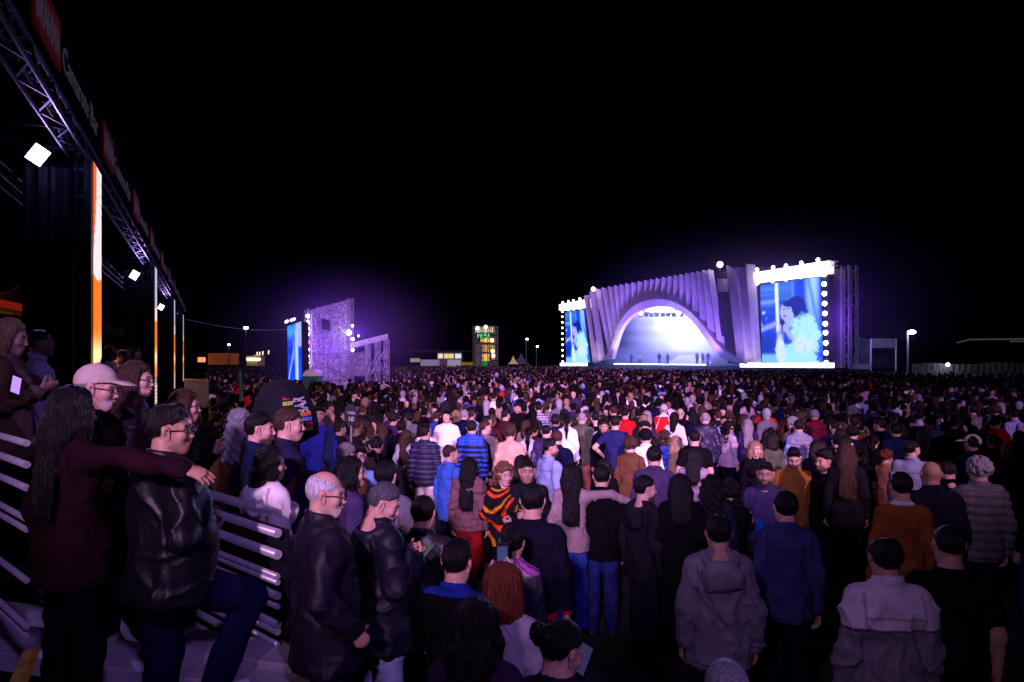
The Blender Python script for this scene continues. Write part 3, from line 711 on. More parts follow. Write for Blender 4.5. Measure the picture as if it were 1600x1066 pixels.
# ------------------------------------------------------------------ the two big screens beside the stage
def paint(u, v):     # a singer in a pale fur coat holding a microphone; u rightwards, v downwards
    p = np.stack([u, v*1.35, u*0], -1); w = wob(p*9, (1, 1, 1), 3); w2 = wob(p*40, (1, 1, 1), 4); w3 = wob(p*A3(6, 90, 1), (1, 1, 1), 6)
    c = np.tile(A3(.004, .05, .72), (len(u), 1))*(1+.35*w[:, None])
    def lay(mask, col): nonlocal c; m = np.clip(mask, 0, 1)[:, None]; c = c*(1-m)+m*np.array(col)
    sm = lambda d, s=.03: (lambda q: q*q*(3-2*q))(np.clip(.5-d/(s*2.2), 0, 1))
    ell = lambda cx, cy, rx, ry: np.sqrt(((u-cx)/rx)**2+((v-cy)/ry)**2)-1
    lay(sm(v-.30, .2)*sm(u-.55, .1)*.55*(.6+.4*w3), (.10, .42, .95)); lay(sm(np.abs(v-.23)-.02)*sm(u-.28, .04)*.6, (.3, .6, 1))
    lay(np.clip(w2*2-1.4, 0, 1)*sm(np.abs(v-.42)-.12, .05)*sm(u-.3, .05), (.3, .7, 1))
    lay(sm(np.abs(u-.86)-.09, .05)*sm(v-.5, .4)*.8, (.45, .78, 1)); lay(sm(np.abs(u-.80-.25*v)-.02), (.03, .25, .8)); lay(sm(np.abs(u-.55)-.012)*sm(v-.25, .05)*.4, (.3, .6, 1))
    lay(sm(.90-v, .03)*sm(u-.55, .1), (.20, .55, .85))
    lay(sm(np.abs(u-.285-.01*v)-.028, .012)*sm(v-.62, .04), (.72, .88, 1)); lay(sm(np.abs(u-.27)-.012, .01)*sm(np.abs(v-.15)-.09, .02), (.95, 1, 1))
    lay(sm(ell(.63, .38, .145, .165), .25), (.004, .022, .30)); lay(sm(ell(.60, .28, .13, .09), .12), (.004, .022, .32)); lay(sm(ell(.70, .46, .11, .12), .2), (.005, .03, .38))
    lay(sm(ell(.435, .375, .098, .120), .08), (.42, .48, 1)); lay(sm(ell(.485, .43, .075, .075), .1), (.42, .48, 1)); lay(sm(ell(.50, .275, .12, .042), .2), (.004, .022, .32))
    lay(sm(ell(.405, .335, .028, .010), .5)*.8, (.05, .06, .35)); lay(sm(ell(.475, .338, .026, .010), .5)*.8, (.05, .06, .35)); lay(sm(ell(.413, .425, .026, .012), .5), (.16, .05, .5)); lay(sm(ell(.405, .388, .016, .012), .5)*.5, (.2, .22, .7))
    lay(sm(ell(.475, .50, .06, .07), .3), (.36, .45, .95))
    fz = .10*w2+.10*wob(p*90, (1, 1, 1), 8)
    lay(sm(ell(.725, .675, .225, .255)+fz, .12), (.42, .83, .92)); lay(sm(ell(.60, .96, .33, .22)+fz, .14), (.38, .78, .90)); lay(sm(ell(.33, .86, .085, .17)+fz, .14), (.60, .78, .95)); lay(sm(ell(.70, .78, .16, .10)+fz, .5)*.7, (.75, .80, .97))
    lay(np.clip(wob(p*A3(60, 26, 1), (1, 1, 1), 5), 0, 1)*.35*sm(ell(.70, .70, .25, .28), .2), (.20, .60, .85))
    d1 = np.abs((u-.02)*.08+(v-.575)*.3)/.31-.028; lay(sm(d1, .02)*sm(u-.28, .03), (.36, .36, .92))
    lay(sm(np.abs((u-.46)-(v-.62)*.75)-.045, .03)*sm(np.abs(v-.63)-.09, .03), (.42, .45, .95))
    lay(sm(ell(.37, .565, .06, .055), .25), (.42, .42, .95)); lay(sm(ell(.372, .50, .035, .04), .3), (.006, .02, .16)); lay(sm(np.abs(u-.365)-.012, .01)*sm(np.abs(v-.57)-.06, .03), (.008, .02, .2))
    lay(sm(np.abs(u-.325-.0*v)-.04, .04)*sm(np.abs(v-.73)-.09, .04)*.85, (.65, .82, 1))
    return c
def screen(name, c, off, label, nx, nz):
    TL, TR, BR, BL = [ST(x, y, off) for x, y in c]
    e = empty(name, (TL.x, TL.y, 0)); ob = Vector(e.location); tag(e, label, 'video screen')
    def part(b, nm, m): b.V = [tuple(Vector(v)-ob) for v in b.V]; return MB.build(b, nm, m, e)
    U, Vv = np.meshgrid(np.linspace(0, 1, nx), np.linspace(0, 1, nz)); u, v = U.ravel(), Vv.ravel()
    V = np.array([(TL.lerp(TR, a)).lerp(BL.lerp(BR, a), b_)+SNV*.02-ob for a, b_ in zip(u, v)]); ii = np.arange(nx*nz).reshape(nz, nx)
    Q = np.stack([ii[:-1, :-1], ii[1:, :-1], ii[1:, 1:], ii[:-1, 1:]], -1).reshape(-1, 4)
    link('picture', npmesh('picture', V, Q, PIC, np.c_[paint(u, v), np.ones(nx*nz)]), None, e)
    b = MB(); W_ = TR-TL; b.obox(BL-SNV*1.0-(W_*.06), W_*1.12, SNV*.95, (0, 0, TL.z-BL.z+.3)); part(b, 'casing', DARK)
    return e, part
e, part = screen('video_screen', [(1188, 446), (1283, 432.5), (1286.5, 568), (1191, 566)], .8, 'large screen right of the stage showing a singer in a pale fur coat', 110, 150)
A, B = ST(1174, 442, 1.6), ST(1284.5, 430, 1.6); hd = ST(1174, 427, 1.6).z-A.z
b = MB(); b.hull([A, B, B-SNV*1.2, A-SNV*1.2]+[v+Vector((0, 0, hd+z)) for v, z in ((A, 0), (B, ST(1284.5, 408.5, 1.6).z-B.z-hd), (B-SNV*1.2, ST(1284.5, 408.5, 1.6).z-B.z-hd), (A-SNV*1.2, 0))]); part(b, 'header_panel', WHITEPANEL)
b = MB(); A2, B2 = ST(1285.5, 429, 1.2), ST(1294, 427, 1.2); b.obox(A2, B2-A2, -SNV*1, (0, 0, ST(1285.5, 409, 1.2).z-A2.z)); part(b, 'end_panel', glow('end_light_panel', (1, .9, 1), 1.1))
b = MB(); A2, B2 = ST(1156, 574, 2.4), ST(1296, 575, 2.4); b.obox(A2, B2-A2, -SNV*.8, (0, 0, .55)); part(b, 'base_panel', WHITEPANEL)
for x, y in ((1183, 421.5), (1208, 418), (1228, 415.5), (1252, 411), (1278, 406), (1183, 443), (1207, 439.5), (1228, 436.5), (1251, 433), (1277, 429)):
    b = MB(); b.ball(ST(x, y, 2.0), .21, 8); part(b, 'bulb', BULB)
for y in (429, 444, 459, 474.5, 490, 506, 520, 536, 551.5, 567): 
    b = MB(); b.ball(ST(1287.2+(y-429)*.028, y, 1.9), .27, 8); part(b, 'bulb', BULB)
b = MB(); b.truss(ST(1297, 413, .5), ST(1308, 411, .5), .5, .05, .7); b.truss(ST(1322, 575, -2), ST(1322, 415, -2), .8, .05, 1.0); b.truss(ST(1333, 575, -6), ST(1333, 415, -6), .8, .05, 1.0); part(b, 'scaffold', mat('grey_steel', (.25, .24, .27), .5, .6))
b = MB()
for x0, x1, o_ in ((1296, 1321, -1.5), (1323, 1332, -4)): b.quad(ST(x0, 575, o_), ST(x1, 575, o_), ST(x1, 420, o_), ST(x0, 420, o_))
part(b, 'scrim', mat('dark_scrim', (.05, .04, .07), .9, var=.3, vscale=2))
e, part = screen('video_screen', [(883, 488), (913, 484), (922.5, 566), (885, 566.5)], .8, 'smaller screen left of the stage showing the same singer', 70, 100)
A, B = ST(873.5, 485, 1.6), ST(917, 480, 1.6)
b = MB(); b.hull([A, B, B-SNV*1.2, A-SNV*1.2]+[ST(873.5, 476, 1.6), ST(917, 467.5, 1.6), ST(917, 467.5, 1.6)-SNV*1.2, ST(873.5, 476, 1.6)-SNV*1.2]); part(b, 'header_panel', WHITEPANEL)
b = MB(); A2, B2 = ST(875, 572, 2.2), ST(912, 572, 2.2); b.obox(A2, B2-A2, -SNV*.8, (0, 0, .55)); part(b, 'base_panel', WHITEPANEL)
for x, y in [(879.3, 473), (888, 471), (896, 470), (906, 467), (879, 487), (888, 484), (896, 483), (906, 482)]+[(878.5+.1*i, 495+8.75*i) for i in range(9)]:
    b = MB(); b.ball(ST(x, y, 2.0), .19 if y < 492 else .16, 8); part(b, 'bulb', BULB)
# light thrown by the stage and by the screens
lamp('AREA', ST(1232, 500, 1.3), ST(1232, 500, 30)-Vector((0, 0, 9)), 900, (.25, .45, 1), 8, sy=9)
lamp('AREA', ST(1232, 422, 2.4), ST(1232, 500, 30)-Vector((0, 0, 9)), 1100, (.5, .25, 1), 9, sy=1)
lamp('AREA', ST(1030, 520, 3.0), ST(1030, 600, 24), 4500, (.22, .34, 1), 16, sy=8)
lamp('AREA', ST(900, 510, 1.4), ST(900, 520, 30), 500, (.3, .5, 1), 5, sy=9)
for x, y, of in ((985, 572, 6.5), (1025, 570, 6.5), (1065, 570, 6.5), (1110, 575, 6.5), (1160, 578, 6.5)):     # violet uplights in front of the pleats
    p = ST(x, y, of); p.z = 2.2; lamp('SPOT', p, ST(x-38, 455, 1.4), 2600 if x > 1150 else 8000, (.34, .17, 1), .4, 80, .8)
p = ST(1166, 575, 4); p.z = 1.9; lamp('SPOT', p, ST(1172, 520, .5), 520, (.80, .6, 1), .3, 60, .9)
p = ST(932, 575, 4); p.z = 1.9; lamp('SPOT', p, ST(925, 530, .5), 700, (.80, .6, 1), .3, 60, .9)
p = ST(948, 572, 5); p.z = 2.0; lamp('SPOT', p, ST(965, 510, 2), 900, (.9, .8, 1), .3, 60, .9)
for x, pw in ((1000, 5000), (1040, 9000), (1075, 5000)): lamp('SPOT', ST(x, 486, -4), ST(x+6, 566, -2), pw*1.3, (.55, .58, 1), .4, 70, .7)
lamp('POINT', ST(1310, 500, 2), None, 2400, (.28, .06, 1), 1)

# ------------------------------------------------------------------ mixing tower with its own screen, roofed annexe, toilet cabin
VCLOTH = mat('violet_lit_scrim', (.44, .40, .48), .9, var=.85, vscale=8, bump=.9, bscale=12); STEEL = mat('galvanised_steel', (.45, .44, .48), .45, .7)
mt = empty('mixing_tower', (P(513, 590, 40).x, 40, 0)); tag(mt, 'scaffold mixing tower wrapped in pale scrim left of the stage', 'tower'); mo = Vector(mt.location)
def mpart(b, n, m, pr=mt): b.V = [tuple(Vector(v)-mo) for v in b.V]; return MB.build(b, n, m, pr)
b = MB(); z = lambda y, Y: CAMZ-(y-HY)/F*Y
nx, nz = 46, 60; V = []
for j in range(nz+1):
    for i in range(nx+1):
        t = i/nx; Y = 39+2.4*t; x = (484+62*t-800)/F*Y; zt = z(485-17*t, Y); zz = zt*j/nz; V.append((x, Y+.07*math.sin(i*.9+j*.13)*math.sin(j*.21), zz))
b.V = V; b.Fc = [(j*(nx+1)+i, j*(nx+1)+i+1, (j+1)*(nx+1)+i+1, (j+1)*(nx+1)+i) for j in range(nz) for i in range(nx)]
mpart(b, 'scrim', VCLOTH)
b = MB(); q0, q1 = P(482, 590, 38.8), P(547, 590, 41.3)
for q, y in ((q0, 484), (q1, 466)): b.truss((q.x, q.y, 0), (q.x, q.y, z(y, q.y)), .28, .03, .5)
for zz in (1.6, 3.2, 4.8, 5.6): b.tube((q0.x, q0.y-.1, zz*.98), (q1.x, q1.y-.1, zz), .03); b.tube((q0.x, q0.y-.1, zz*.98), (q1.x, q1.y-.1, max(0, zz-1.6)), .022)
for i in range(6): b.tube((q0.x+(q1.x-q0.x)*i/5, q0.y+(q1.y-q0.y)*i/5-.08, 0), (q0.x+(q1.x-q0.x)*i/5, q0.y+(q1.y-q0.y)*i/5-.08, z(484-18*i/5, 40)), .022)
mpart(b, 'scaffold', STEEL)
b = MB(); c = P(509, 508, 38.9); b.obox(c+Vector((-.15, -.2, -.25)), (.42, 0, -.1), (0, .3, 0), (-.05, 0, .62)); mpart(b, 'loudspeaker', DARK)
for i, y in enumerate((494, 504, 513.5, 522.5, 535, 546, 557, 567)):
    b = MB(); b.ball(P(481, y, 38.5), .10, 10); mpart(b, 'bulb', BULB if i != 4 else glow('red_bulb', (1, .12, .25), 9))
for x, y, r in ((545, 520, .16), (551, 509, .07), (551, 530, .1), (560, 525, .06), (551, 547, .09)): b = MB(); b.ball(P(x, y, 40.6), r, 8); mpart(b, 'floodlight', BULB)
for x, y, pw in ((500, 478, 80), (478, 530, 210), (518, 548, 170), (560, 522, 260)): lamp('POINT', P(x, y, 37.2), None, pw, (.30, .09, 1), .4)
b = MB()       # annexe
R0, R1 = P(547, 545, 41), P(606, 530, 42.5); R2, R3 = P(606, 535, 46), P(547, 548, 46)
b.hull([R0, R1, R2+Vector((0, 0, -.1)), R3]+[v+Vector((0, 0, .34)) for v in (R0, R1, R2+Vector((0, 0, .1)), R3+Vector((0, 0, .2)))]); mpart(b, 'annexe_roof', mat('pale_roof_sheet', (.6, .58, .62), .6, var=.2))
b = MB()
for x in (549, 575, 590, 604): p = P(x, 590, 41.5); b.truss((p.x, p.y, 0), (p.x, p.y, R0.z+(R1.z-R0.z)*(x-547)/59), .22, .025, .45)
b.tube(P(548, 586, 41.4), P(606, 583, 42.3), .04); b.tube(P(604, 541, 42), P(580, 583, 41.6), .03); b.tube(P(600, 548, 42), P(606, 575, 42.3), .03); b.tube(P(575, 580, 41.5), P(592, 548, 42), .03)
mpart(b, 'annexe_frame', STEEL)
b = MB(); b.quad(P(549, 588, 43.5), P(580, 588, 43.9), P(580, 547, 43.9), P(549, 552, 43.5)); mpart(b, 'annexe_curtain', VCLOTH)
b = MB(); b.quad(P(580, 583, 43), P(600, 579, 43.4), P(596, 566, 43.4), P(584, 566, 43)); b.quad(P(586, 566, 43), P(606, 560, 43.6), P(606, 548, 43.6), P(592, 556, 43)); mpart(b, 'annexe_machinery', mat('pale_machinery', (.35, .34, .38), .6, var=.6, vscale=5))
sc = empty('video_screen', (P(460, 590, 37).x, 37, 0)); tag(sc, 'narrow blue video screen seen obliquely beside the scrim tower', 'video screen'); so = Vector(sc.location)
a0, a1 = P(449, 510, 38.4), P(470.5, 502.5, 36.4); b0, b1 = P(450, 594, 38.4), P(472, 594, 36.4)
nx, nz = 40, 90; U, Vv = np.meshgrid(np.linspace(0, 1, nx), np.linspace(0, 1, nz)); u, v = U.ravel(), Vv.ravel()
V = np.array([a0.lerp(a1, i).lerp(b0.lerp(b1, i), j)-so for i, j in zip(u, v)]); ii = np.arange(nx*nz).reshape(nz, nx)
Q = np.stack([ii[:-1, :-1], ii[1:, :-1], ii[1:, 1:], ii[:-1, 1:]], -1).reshape(-1, 4)
p = np.stack([u, v, u*0], -1); w = wob(p*A3(8, 20, 1), (1, 1, 1), 2); sm = lambda d, s: np.clip(.5-d/s, 0, 1)
c = np.outer(1+.3*w, (.01, .06, .85)); lay = lambda m, col: np.add(c*(1-np.clip(m, 0, 1)[:, None]), np.clip(m, 0, 1)[:, None]*np.array(col))
c = lay(sm(v-.22, .15)*(.6+.4*w), (.05, .38, .85)); c = lay(sm(np.abs(u-.66+.0*v)-.10, .08)*sm(.12-v, .1), (.45, .66, 1)); c = lay(sm(.62-u, .05)*sm(v-.42, .05)*.8, (.45, .5, 1)); c = lay(sm(np.abs(u-.05-(1-v)*.75)-.035, .04)*sm(.45-v, .1), (.3, .55, 1)); c = lay(sm(np.abs(u-.45)-.05, .1)*sm(np.abs(v-.45)-.2, .1)*.8, (.2, .3, 1))
link('picture', npmesh('picture', V, Q, PIC, np.c_[c, np.ones(len(c))]), None, sc)
b = MB(); d_ = (a1-a0); d_.z = 0; nrm = Vector((-d_.y, d_.x, 0)).normalized(); nrm = nrm if nrm.y > 0 else -nrm
b.hull([v_+nrm*k for v_, k in ((b0, .03), (b1, .03), (b1, .4), (b0, .4))]+[v_+nrm*k for v_, k in ((a0, .03), (a1, .03), (a1, .4), (a0, .4))]); b.V = [tuple(Vector(q)-so) for q in b.V]; b.build('casing', DARK, sc)
b = MB()
for x, y in ((447, 503), (449, 502), (455, 500.5), (458, 499.5), (460, 498.5)): b.ball(P(x, y, 37.5)-so, .06, 6)
b.build('bulb_row', BULB, sc)
tc = empty('portable_toilet', (P(489, 590, 35).x, 35, 0)); tag(tc, 'green portable toilet cabin with a white rounded roof beside the scrim tower', 'toilet cabin')
b = MB(); b.box((-.40, -.4, 0), (.40, .4, 1.95)); [b.box((x-.03, -.43, .1), (x+.03, -.40, 1.9)) for x in (-.36, 0, .36)]; b.build('cabin', mat('green_plastic', (.03, .13, .08), .5), tc)
b = MB()
for i in range(8):
    t0, t1 = math.pi*i/8, math.pi*(i+1)/8
    b.hull([(-.40*math.cos(t0), -.42, 1.96), (-.40*math.cos(t1), -.42, 1.96), (-.40*math.cos(t1), .42, 1.96), (-.40*math.cos(t0), .42, 1.96), (-.40*math.cos(t0), -.42, 1.98+.32*math.sin(t0)), (-.40*math.cos(t1), -.42, 1.98+.32*math.sin(t1)), (-.40*math.cos(t1), .42, 1.98+.32*math.sin(t1)), (-.40*math.cos(t0), .42, 1.98+.32*math.sin(t0))])
b.build('roof', mat('white_plastic', (.7, .7, .7), .5), tc)

# ------------------------------------------------------------------ far things along the horizon
tw = empty('advertising_tower', (P(758, 570, 120).x, 120, 0)); tag(tw, 'tall square tower with a green sign and amber lit floors far behind the crowd', 'tower'); to = Vector(tw.location)
def tpart(b, n, m): b.V = [tuple(Vector(v)-to) for v in b.V]; return MB.build(b, n, m, tw)
def rect(x0, y0, x1, y1, Y, d=.2): A = P(x0, y1, Y); B = P(x1, y0, Y); return MB().box((A.x, Y, A.z), (B.x, Y+d, B.z))
b = MB()
for x in (742, 753, 765, 774):
    p = P(x, 570, 119.6); b.truss((p.x, p.y, 0), (p.x, p.y, z(509, 120)), .5, .06, .8); b.truss((p.x, p.y+4, 0), (p.x, p.y+4, z(509, 120)), .5, .06, .8)
for y in (510, 521, 536, 552): A, B = P(742, y, 119.6), P(774, y, 119.6); b.tube(A, B, .12, 6)
tpart(b, 'scaffold', mat('tower_steel', (.2, .19, .18), .6))
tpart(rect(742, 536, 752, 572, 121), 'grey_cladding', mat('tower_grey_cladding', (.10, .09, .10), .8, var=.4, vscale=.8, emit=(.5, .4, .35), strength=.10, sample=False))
tpart(rect(751, 528.5, 772, 537, 121), 'amber_panel', glow('amber_lit_panel', (.78, .45, .08), 1.5)); tpart(rect(752.5, 539, 770, 550, 122), 'upper_floor', glow('dim_lit_floor', (.5, .28, .09), 1.0))
tpart(rect(753, 552, 765, 564, 122), 'lower_floor', glow('amber_lit_floor', (.75, .40, .08), 1.3)); tpart(rect(752, 564, 762, 572, 120.5), 'green_board', glow('green_lit_board', (.01, .5, .12), .45))
tpart(rect(768, 540, 773, 562, 121.5), 'stair_light', glow('stair_lit', (.8, .48, .08), .8)); tpart(rect(742, 510, 772, 521, 122), 'top_floor', glow('top_floor_lit', (.6, .54, .34), 1.2))
b = MB(); [b.ball(P(x, y, 119.5), .35, 8) for x, y in ((746, 513), (759, 511), (770, 549), (771, 556), (769, 532))]; tpart(b, 'floor_light', glow('floor_light', (1, .8, .55), 2.5))
tpart(rect(742, 522, 767, 528.5, 119.8), 'sign_board', mat('sign_dark', (.01, .03, .02), .6))
text('sign_lettering', 'YEPA', .70, glow('green_neon', (.12, 1, .35), 1.6), P(744, 528, 119.7)-to, (1, 0, 0), (.12, 0, 1), tw, 2.5)
for k, (x0, y0, x1, y1, Y, col, st, lab) in enumerate((
    (683, 551, 722, 560, 150, (1, .75, .35), .0, 'low building with a row of lit windows left of the green sign tower'), (657, 562, 684, 573, 140, None, 0, 'plain white tent left of the lit window building'),
    (298, 551, 345, 570, 140, None, 1, 'low terracotta hall lit red beyond the far left crowd'), (391, 549, 422, 568, 130, None, 2, 'row of food stalls with white lamps left of the blue oblique screen'))):
    e = empty('building' if k in (0, 2) else ('tent' if k == 1 else 'food_stall'), (P((x0+x1)/2, 570, Y).x, Y, 0)); tag(e, lab, ('building', 'tent', 'building', 'stall')[k]); eo = Vector(e.location)
    def ep(b, n, m): b.V = [tuple(Vector(v)-eo) for v in b.V]; return MB.build(b, n, m, e)
    if k == 0:
        b = rect(683, 550, 722, 576, Y, 8); ep(b, 'wall', mat('grey_render', (.3, .3, .32), .9, var=.2)); b = rect(610, 547.5, 735, 550, Y-2, 14); ep(b, 'roof', mat('dark_roof', (.05, .045, .045), .8))
        for xa, xb, c_ in ((684.5, 692, (1, .85, .6)), (694, 701, (1, .7, .25)), (701.7, 708.5, (1, .72, .3)), (711, 720.5, (.8, .85, 1))): ep(rect(xa, 553, xb, 560, Y-.1, .05), 'window', glow('lit_window', c_, .9))
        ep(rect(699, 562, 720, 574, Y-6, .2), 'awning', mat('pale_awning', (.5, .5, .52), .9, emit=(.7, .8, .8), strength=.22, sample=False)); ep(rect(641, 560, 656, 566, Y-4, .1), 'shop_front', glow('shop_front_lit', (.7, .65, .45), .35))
        ep(rect(721, 566, 741, 571, Y-5, .1), 'yellow_banner', glow('yellow_lit_banner', (.5, .35, .03), .30))
    elif k == 1:
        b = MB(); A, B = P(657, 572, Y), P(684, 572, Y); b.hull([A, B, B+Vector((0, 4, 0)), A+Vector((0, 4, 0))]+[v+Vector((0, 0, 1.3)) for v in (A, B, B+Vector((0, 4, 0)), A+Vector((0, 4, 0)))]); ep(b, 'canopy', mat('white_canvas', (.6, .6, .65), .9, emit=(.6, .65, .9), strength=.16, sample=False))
    elif k == 2:
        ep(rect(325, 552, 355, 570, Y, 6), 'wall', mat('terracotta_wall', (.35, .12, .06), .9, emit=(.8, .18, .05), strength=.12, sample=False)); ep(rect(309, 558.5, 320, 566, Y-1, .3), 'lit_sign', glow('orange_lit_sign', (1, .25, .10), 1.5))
    else:
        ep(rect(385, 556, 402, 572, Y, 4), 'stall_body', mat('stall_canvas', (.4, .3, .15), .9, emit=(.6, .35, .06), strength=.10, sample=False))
        b = MB(); [b.ball(P(x, 561.5+.3*(i % 2), Y-.3), .33, 6) for i, x in enumerate((387, 390, 393, 396, 399, 402, 405))]; ep(b, 'lamp_row', glow('stall_lamp', (1, .9, .7), 2.5))
        ep(rect(396, 555, 402, 559, Y-.2, .05), 'yellow_board', glow('yellow_board', (.6, .4, .04), .6))
        for x, y in ((402, 550), (406, 550), (411, 549), (420, 547.5)): b = MB(); b.tube(P(x, y, Y), P(x-.7, y+6, Y), .12, 5); ep(b, 'lamp', glow('stall_lamp_tube', (1, .75, .6), 1.5))
def post(x, y, Y, r, m, lab, h0=0, arm=0):
    e = empty('street_lamp', (P(x, y, Y).x, Y, 0)); tag(e, lab, 'street lamp'); zt = z(y, Y)
    MB().tube((0, 0, 0), (0, 0, zt), .16, 8, .08).build('pole', mat('concrete_pole', (.10, .10, .11), .9), e)
    b = MB(); b.tube((-.1, 0, zt), (.25+arm, -.4, zt+.12), .05); b.build('arm', STEEL, e)
    b = MB(); b.ball((.2+arm, -.4, zt+.05), r, 10, (1.4, 1, .7)); b.build('lantern', m, e)
COOL = glow('cool_lantern', (.75, .9, 1), 16); WARM = glow('warm_lantern', (1, .88, .62), 16)
post(1418.5, 520, 78, .34, COOL, 'street lamp with a cool white lantern over the white wavy fence'); post(384, 513, 120, .32, WARM, 'warm street lamp on a tall pole above the food stalls')
post(822, 530.5, 130, .2, COOL, 'small distant street lamp between the green sign tower and stage'); post(838, 542, 135, .18, COOL, 'lower of two distant street lamps near the pointed tents'); post(357.5, 539, 140, .22, COOL, 'tiny pale street lamp above the terracotta hall')
lamp('POINT', P(1420, 522, 77.2), None, 350, (.6, .8, 1), .3)
def tent(x0, x1, xa, y0, ya, Y, lab, col, em):     # pointed tent
    e = empty('pointed_tent', (P(xa, y0, Y).x, Y, 0)); tag(e, lab, 'tent'); A, B, T = P(x0, y0, Y), P(x1, y0, Y), P(xa, ya, Y); w = (B.x-A.x)/2
    b = MB(); n = 8
    prof = [(1, A.z), (.55, A.z+(T.z-A.z)*.30), (.25, A.z+(T.z-A.z)*.62), (.03, T.z)]
    for (r0, z0), (r1, z1) in zip(prof, prof[1:]):
        for i in range(4):
            c = [(-1, -1), (1, -1), (1, 1), (-1, 1)]; p, q = c[i], c[(i+1) % 4]
            b.quad((p[0]*r0*w, p[1]*r0*w, z0), (q[0]*r0*w, q[1]*r0*w, z0), (q[0]*r1*w, q[1]*r1*w, z1), (p[0]*r1*w, p[1]*r1*w, z1))
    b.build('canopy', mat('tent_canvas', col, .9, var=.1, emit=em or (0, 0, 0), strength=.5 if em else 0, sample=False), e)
    b = MB(); [b.tube((i*w*.95, j*w*.95, 0), (i*w*.95, j*w*.95, A.z), .06, 6) for i in (-1, 1) for j in (-1, 1)]; b.build('leg', STEEL, e)
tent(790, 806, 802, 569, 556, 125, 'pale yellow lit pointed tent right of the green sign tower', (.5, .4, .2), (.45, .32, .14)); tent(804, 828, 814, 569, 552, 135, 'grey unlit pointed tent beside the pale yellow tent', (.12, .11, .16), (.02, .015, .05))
# right side: marquee, fence, roofs, trees
mq = empty('marquee', (P(1380, 575, 84).x, 84, 0)); tag(mq, 'open fronted marquee with a pale valance right of the big screen', 'tent'); qo = Vector(mq.location)
def qp(b, n, m): b.V = [tuple(Vector(v)-qo) for v in b.V]; return MB.build(b, n, m, mq)
PALE = mat('pale_tarpaulin', (.24, .22, .27), .9, var=.25, vscale=1.2)
qp(rect(1360, 529, 1401, 544, 84, .1), 'valance', PALE); qp(rect(1361, 544, 1400, 575, 88, .2), 'back_wall', mat('marquee_back', (.06, .05, .07), .9, var=.4))
b = MB(); [b.tube(P(x, 580, 84), P(x, 530, 84), .1, 6) for x in (1361, 1400)]; qp(b, 'pole', STEEL)
b = MB(); b.quad(P(1330, 575, 86), P(1360, 575, 84), P(1360, 530, 84), P(1340, 527, 86)); qp(b, 'side_sheet', mat('striped_sheet', (.10, .09, .13), .8, var=.8, vscale=3, stretch=(3, 3, .3)))
fb = MB(); n = 120; V = []
for i in range(n+1):
    x = 1425+200*i/n; Y = 62-.01*i; top = 568.5-1.2*math.sin(i*.10)-1.5*(i > 60)*math.sin((i-60)*.05)+.4*math.sin(i*.9); p = P(x, top, Y); V += [(p.x, p.y+.06*math.sin(i*1.3), 0), (p.x, p.y+.06*math.sin(i*1.1+1), p.z)]
fb.V = V; fb.Fc = [(2*i, 2*i+2, 2*i+3, 2*i+1) for i in range(n)]
tag(fb.build('fence', PALE), 'wavy white tarpaulin fence at the right edge of the field', 'fence')
b = rect(1327, 569, 1361, 577, 80, .2); tag(b.build('barrier_wall', PALE), 'low white hoarding between the big screen and the marquee', 'hoarding')
lamp('POINT', P(1480, 566, 55), None, 140, (.75, .85, 1), .3)
e = empty('floodlight', P(1481, 570, 61)); tag(e, 'small bright floodlight on top of the wavy white fence', 'floodlight'); MB().ball((0, 0, 0), .16, 8).build('lens', COOL, e); MB().tube((0, .05, -.15), (0, .05, -2.2), .04).build('pole', STEEL, e)
b = MB(); b.hull([P(1498, 536, 110), P(1660, 532, 110), P(1660, 536, 130), P(1515, 538, 130)]+[v+Vector((0, 0, .35)) for v in (P(1498, 536, 110), P(1510, 530, 110), P(1510, 530, 130), P(1515, 534, 130))]); 
hb = empty('hall', (P(1570, 560, 120).x, 120, 0)); tag(hb, 'long dark hall with a faintly lit roof edge behind the fence', 'building'); ho = Vector(hb.location)
def hp(b, n, m): b.V = [tuple(Vector(v)-ho) for v in b.V]; return MB.build(b, n, m, hb)
hp(rect(1500, 537, 1680, 575, 118, 14), 'wall', mat('dark_hall_wall', (.02, .018, .022), .9)); b = MB(); b.tube(P(1495, 535.8, 116), P(1515, 530.5, 116), .14, 5); b.tube(P(1515, 530.5, 116), P(1680, 529, 116), .14, 5); b.tube(P(1578, 533.5, 115), P(1640, 533, 115), .13, 5); hp(b, 'roof_edge', mat('pale_gutter', (.5, .48, .5), .7, emit=(.5, .48, .6), strength=.07, sample=False))

# ------------------------------------------------------------------ smoke round the stage and the mixing tower, coloured light tinted into it
def smoke(c, r, dens, rot=0, col=(.9, .9, 1)):
    b = MB(); b.ball((0, 0, 0), 1, 32); o = b.build('smoke', None, loc=c); o.scale = r; o.rotation_euler = (0, 0, rot); o['kind'] = 'stuff'
    m = bpy.data.materials.new('smoke'); m.use_nodes = True; nt = m.node_tree; nt.nodes.remove(nt.nodes['Principled BSDF']); N, L = nt.nodes, nt.links
    v = N.new('ShaderNodeVolumePrincipled'); v.inputs['Color'].default_value = (*col, 1); L.new(v.outputs[0], N['Material Output'].inputs['Volume']); o.data.materials.append(m)
    t = N.new('ShaderNodeTexCoord'); gr = N.new('ShaderNodeTexGradient'); gr.gradient_type = 'QUADRATIC_SPHERE'; L.new(t.outputs['Object'], gr.inputs[0])
    mu = N.new('ShaderNodeMath'); mu.operation = 'MULTIPLY'; mu.inputs[1].default_value = dens; L.new(gr.outputs['Fac'], mu.inputs[0]); L.new(mu.outputs[0], v.inputs['Density'])
    m.cycles.volume_step_rate = 4 if hasattr(m.cycles, 'volume_step_rate') else 1
    return o
smoke(P(515, 530, 39.5), (8, 6, 5.2), .11, 0, (.6, .4, 1))
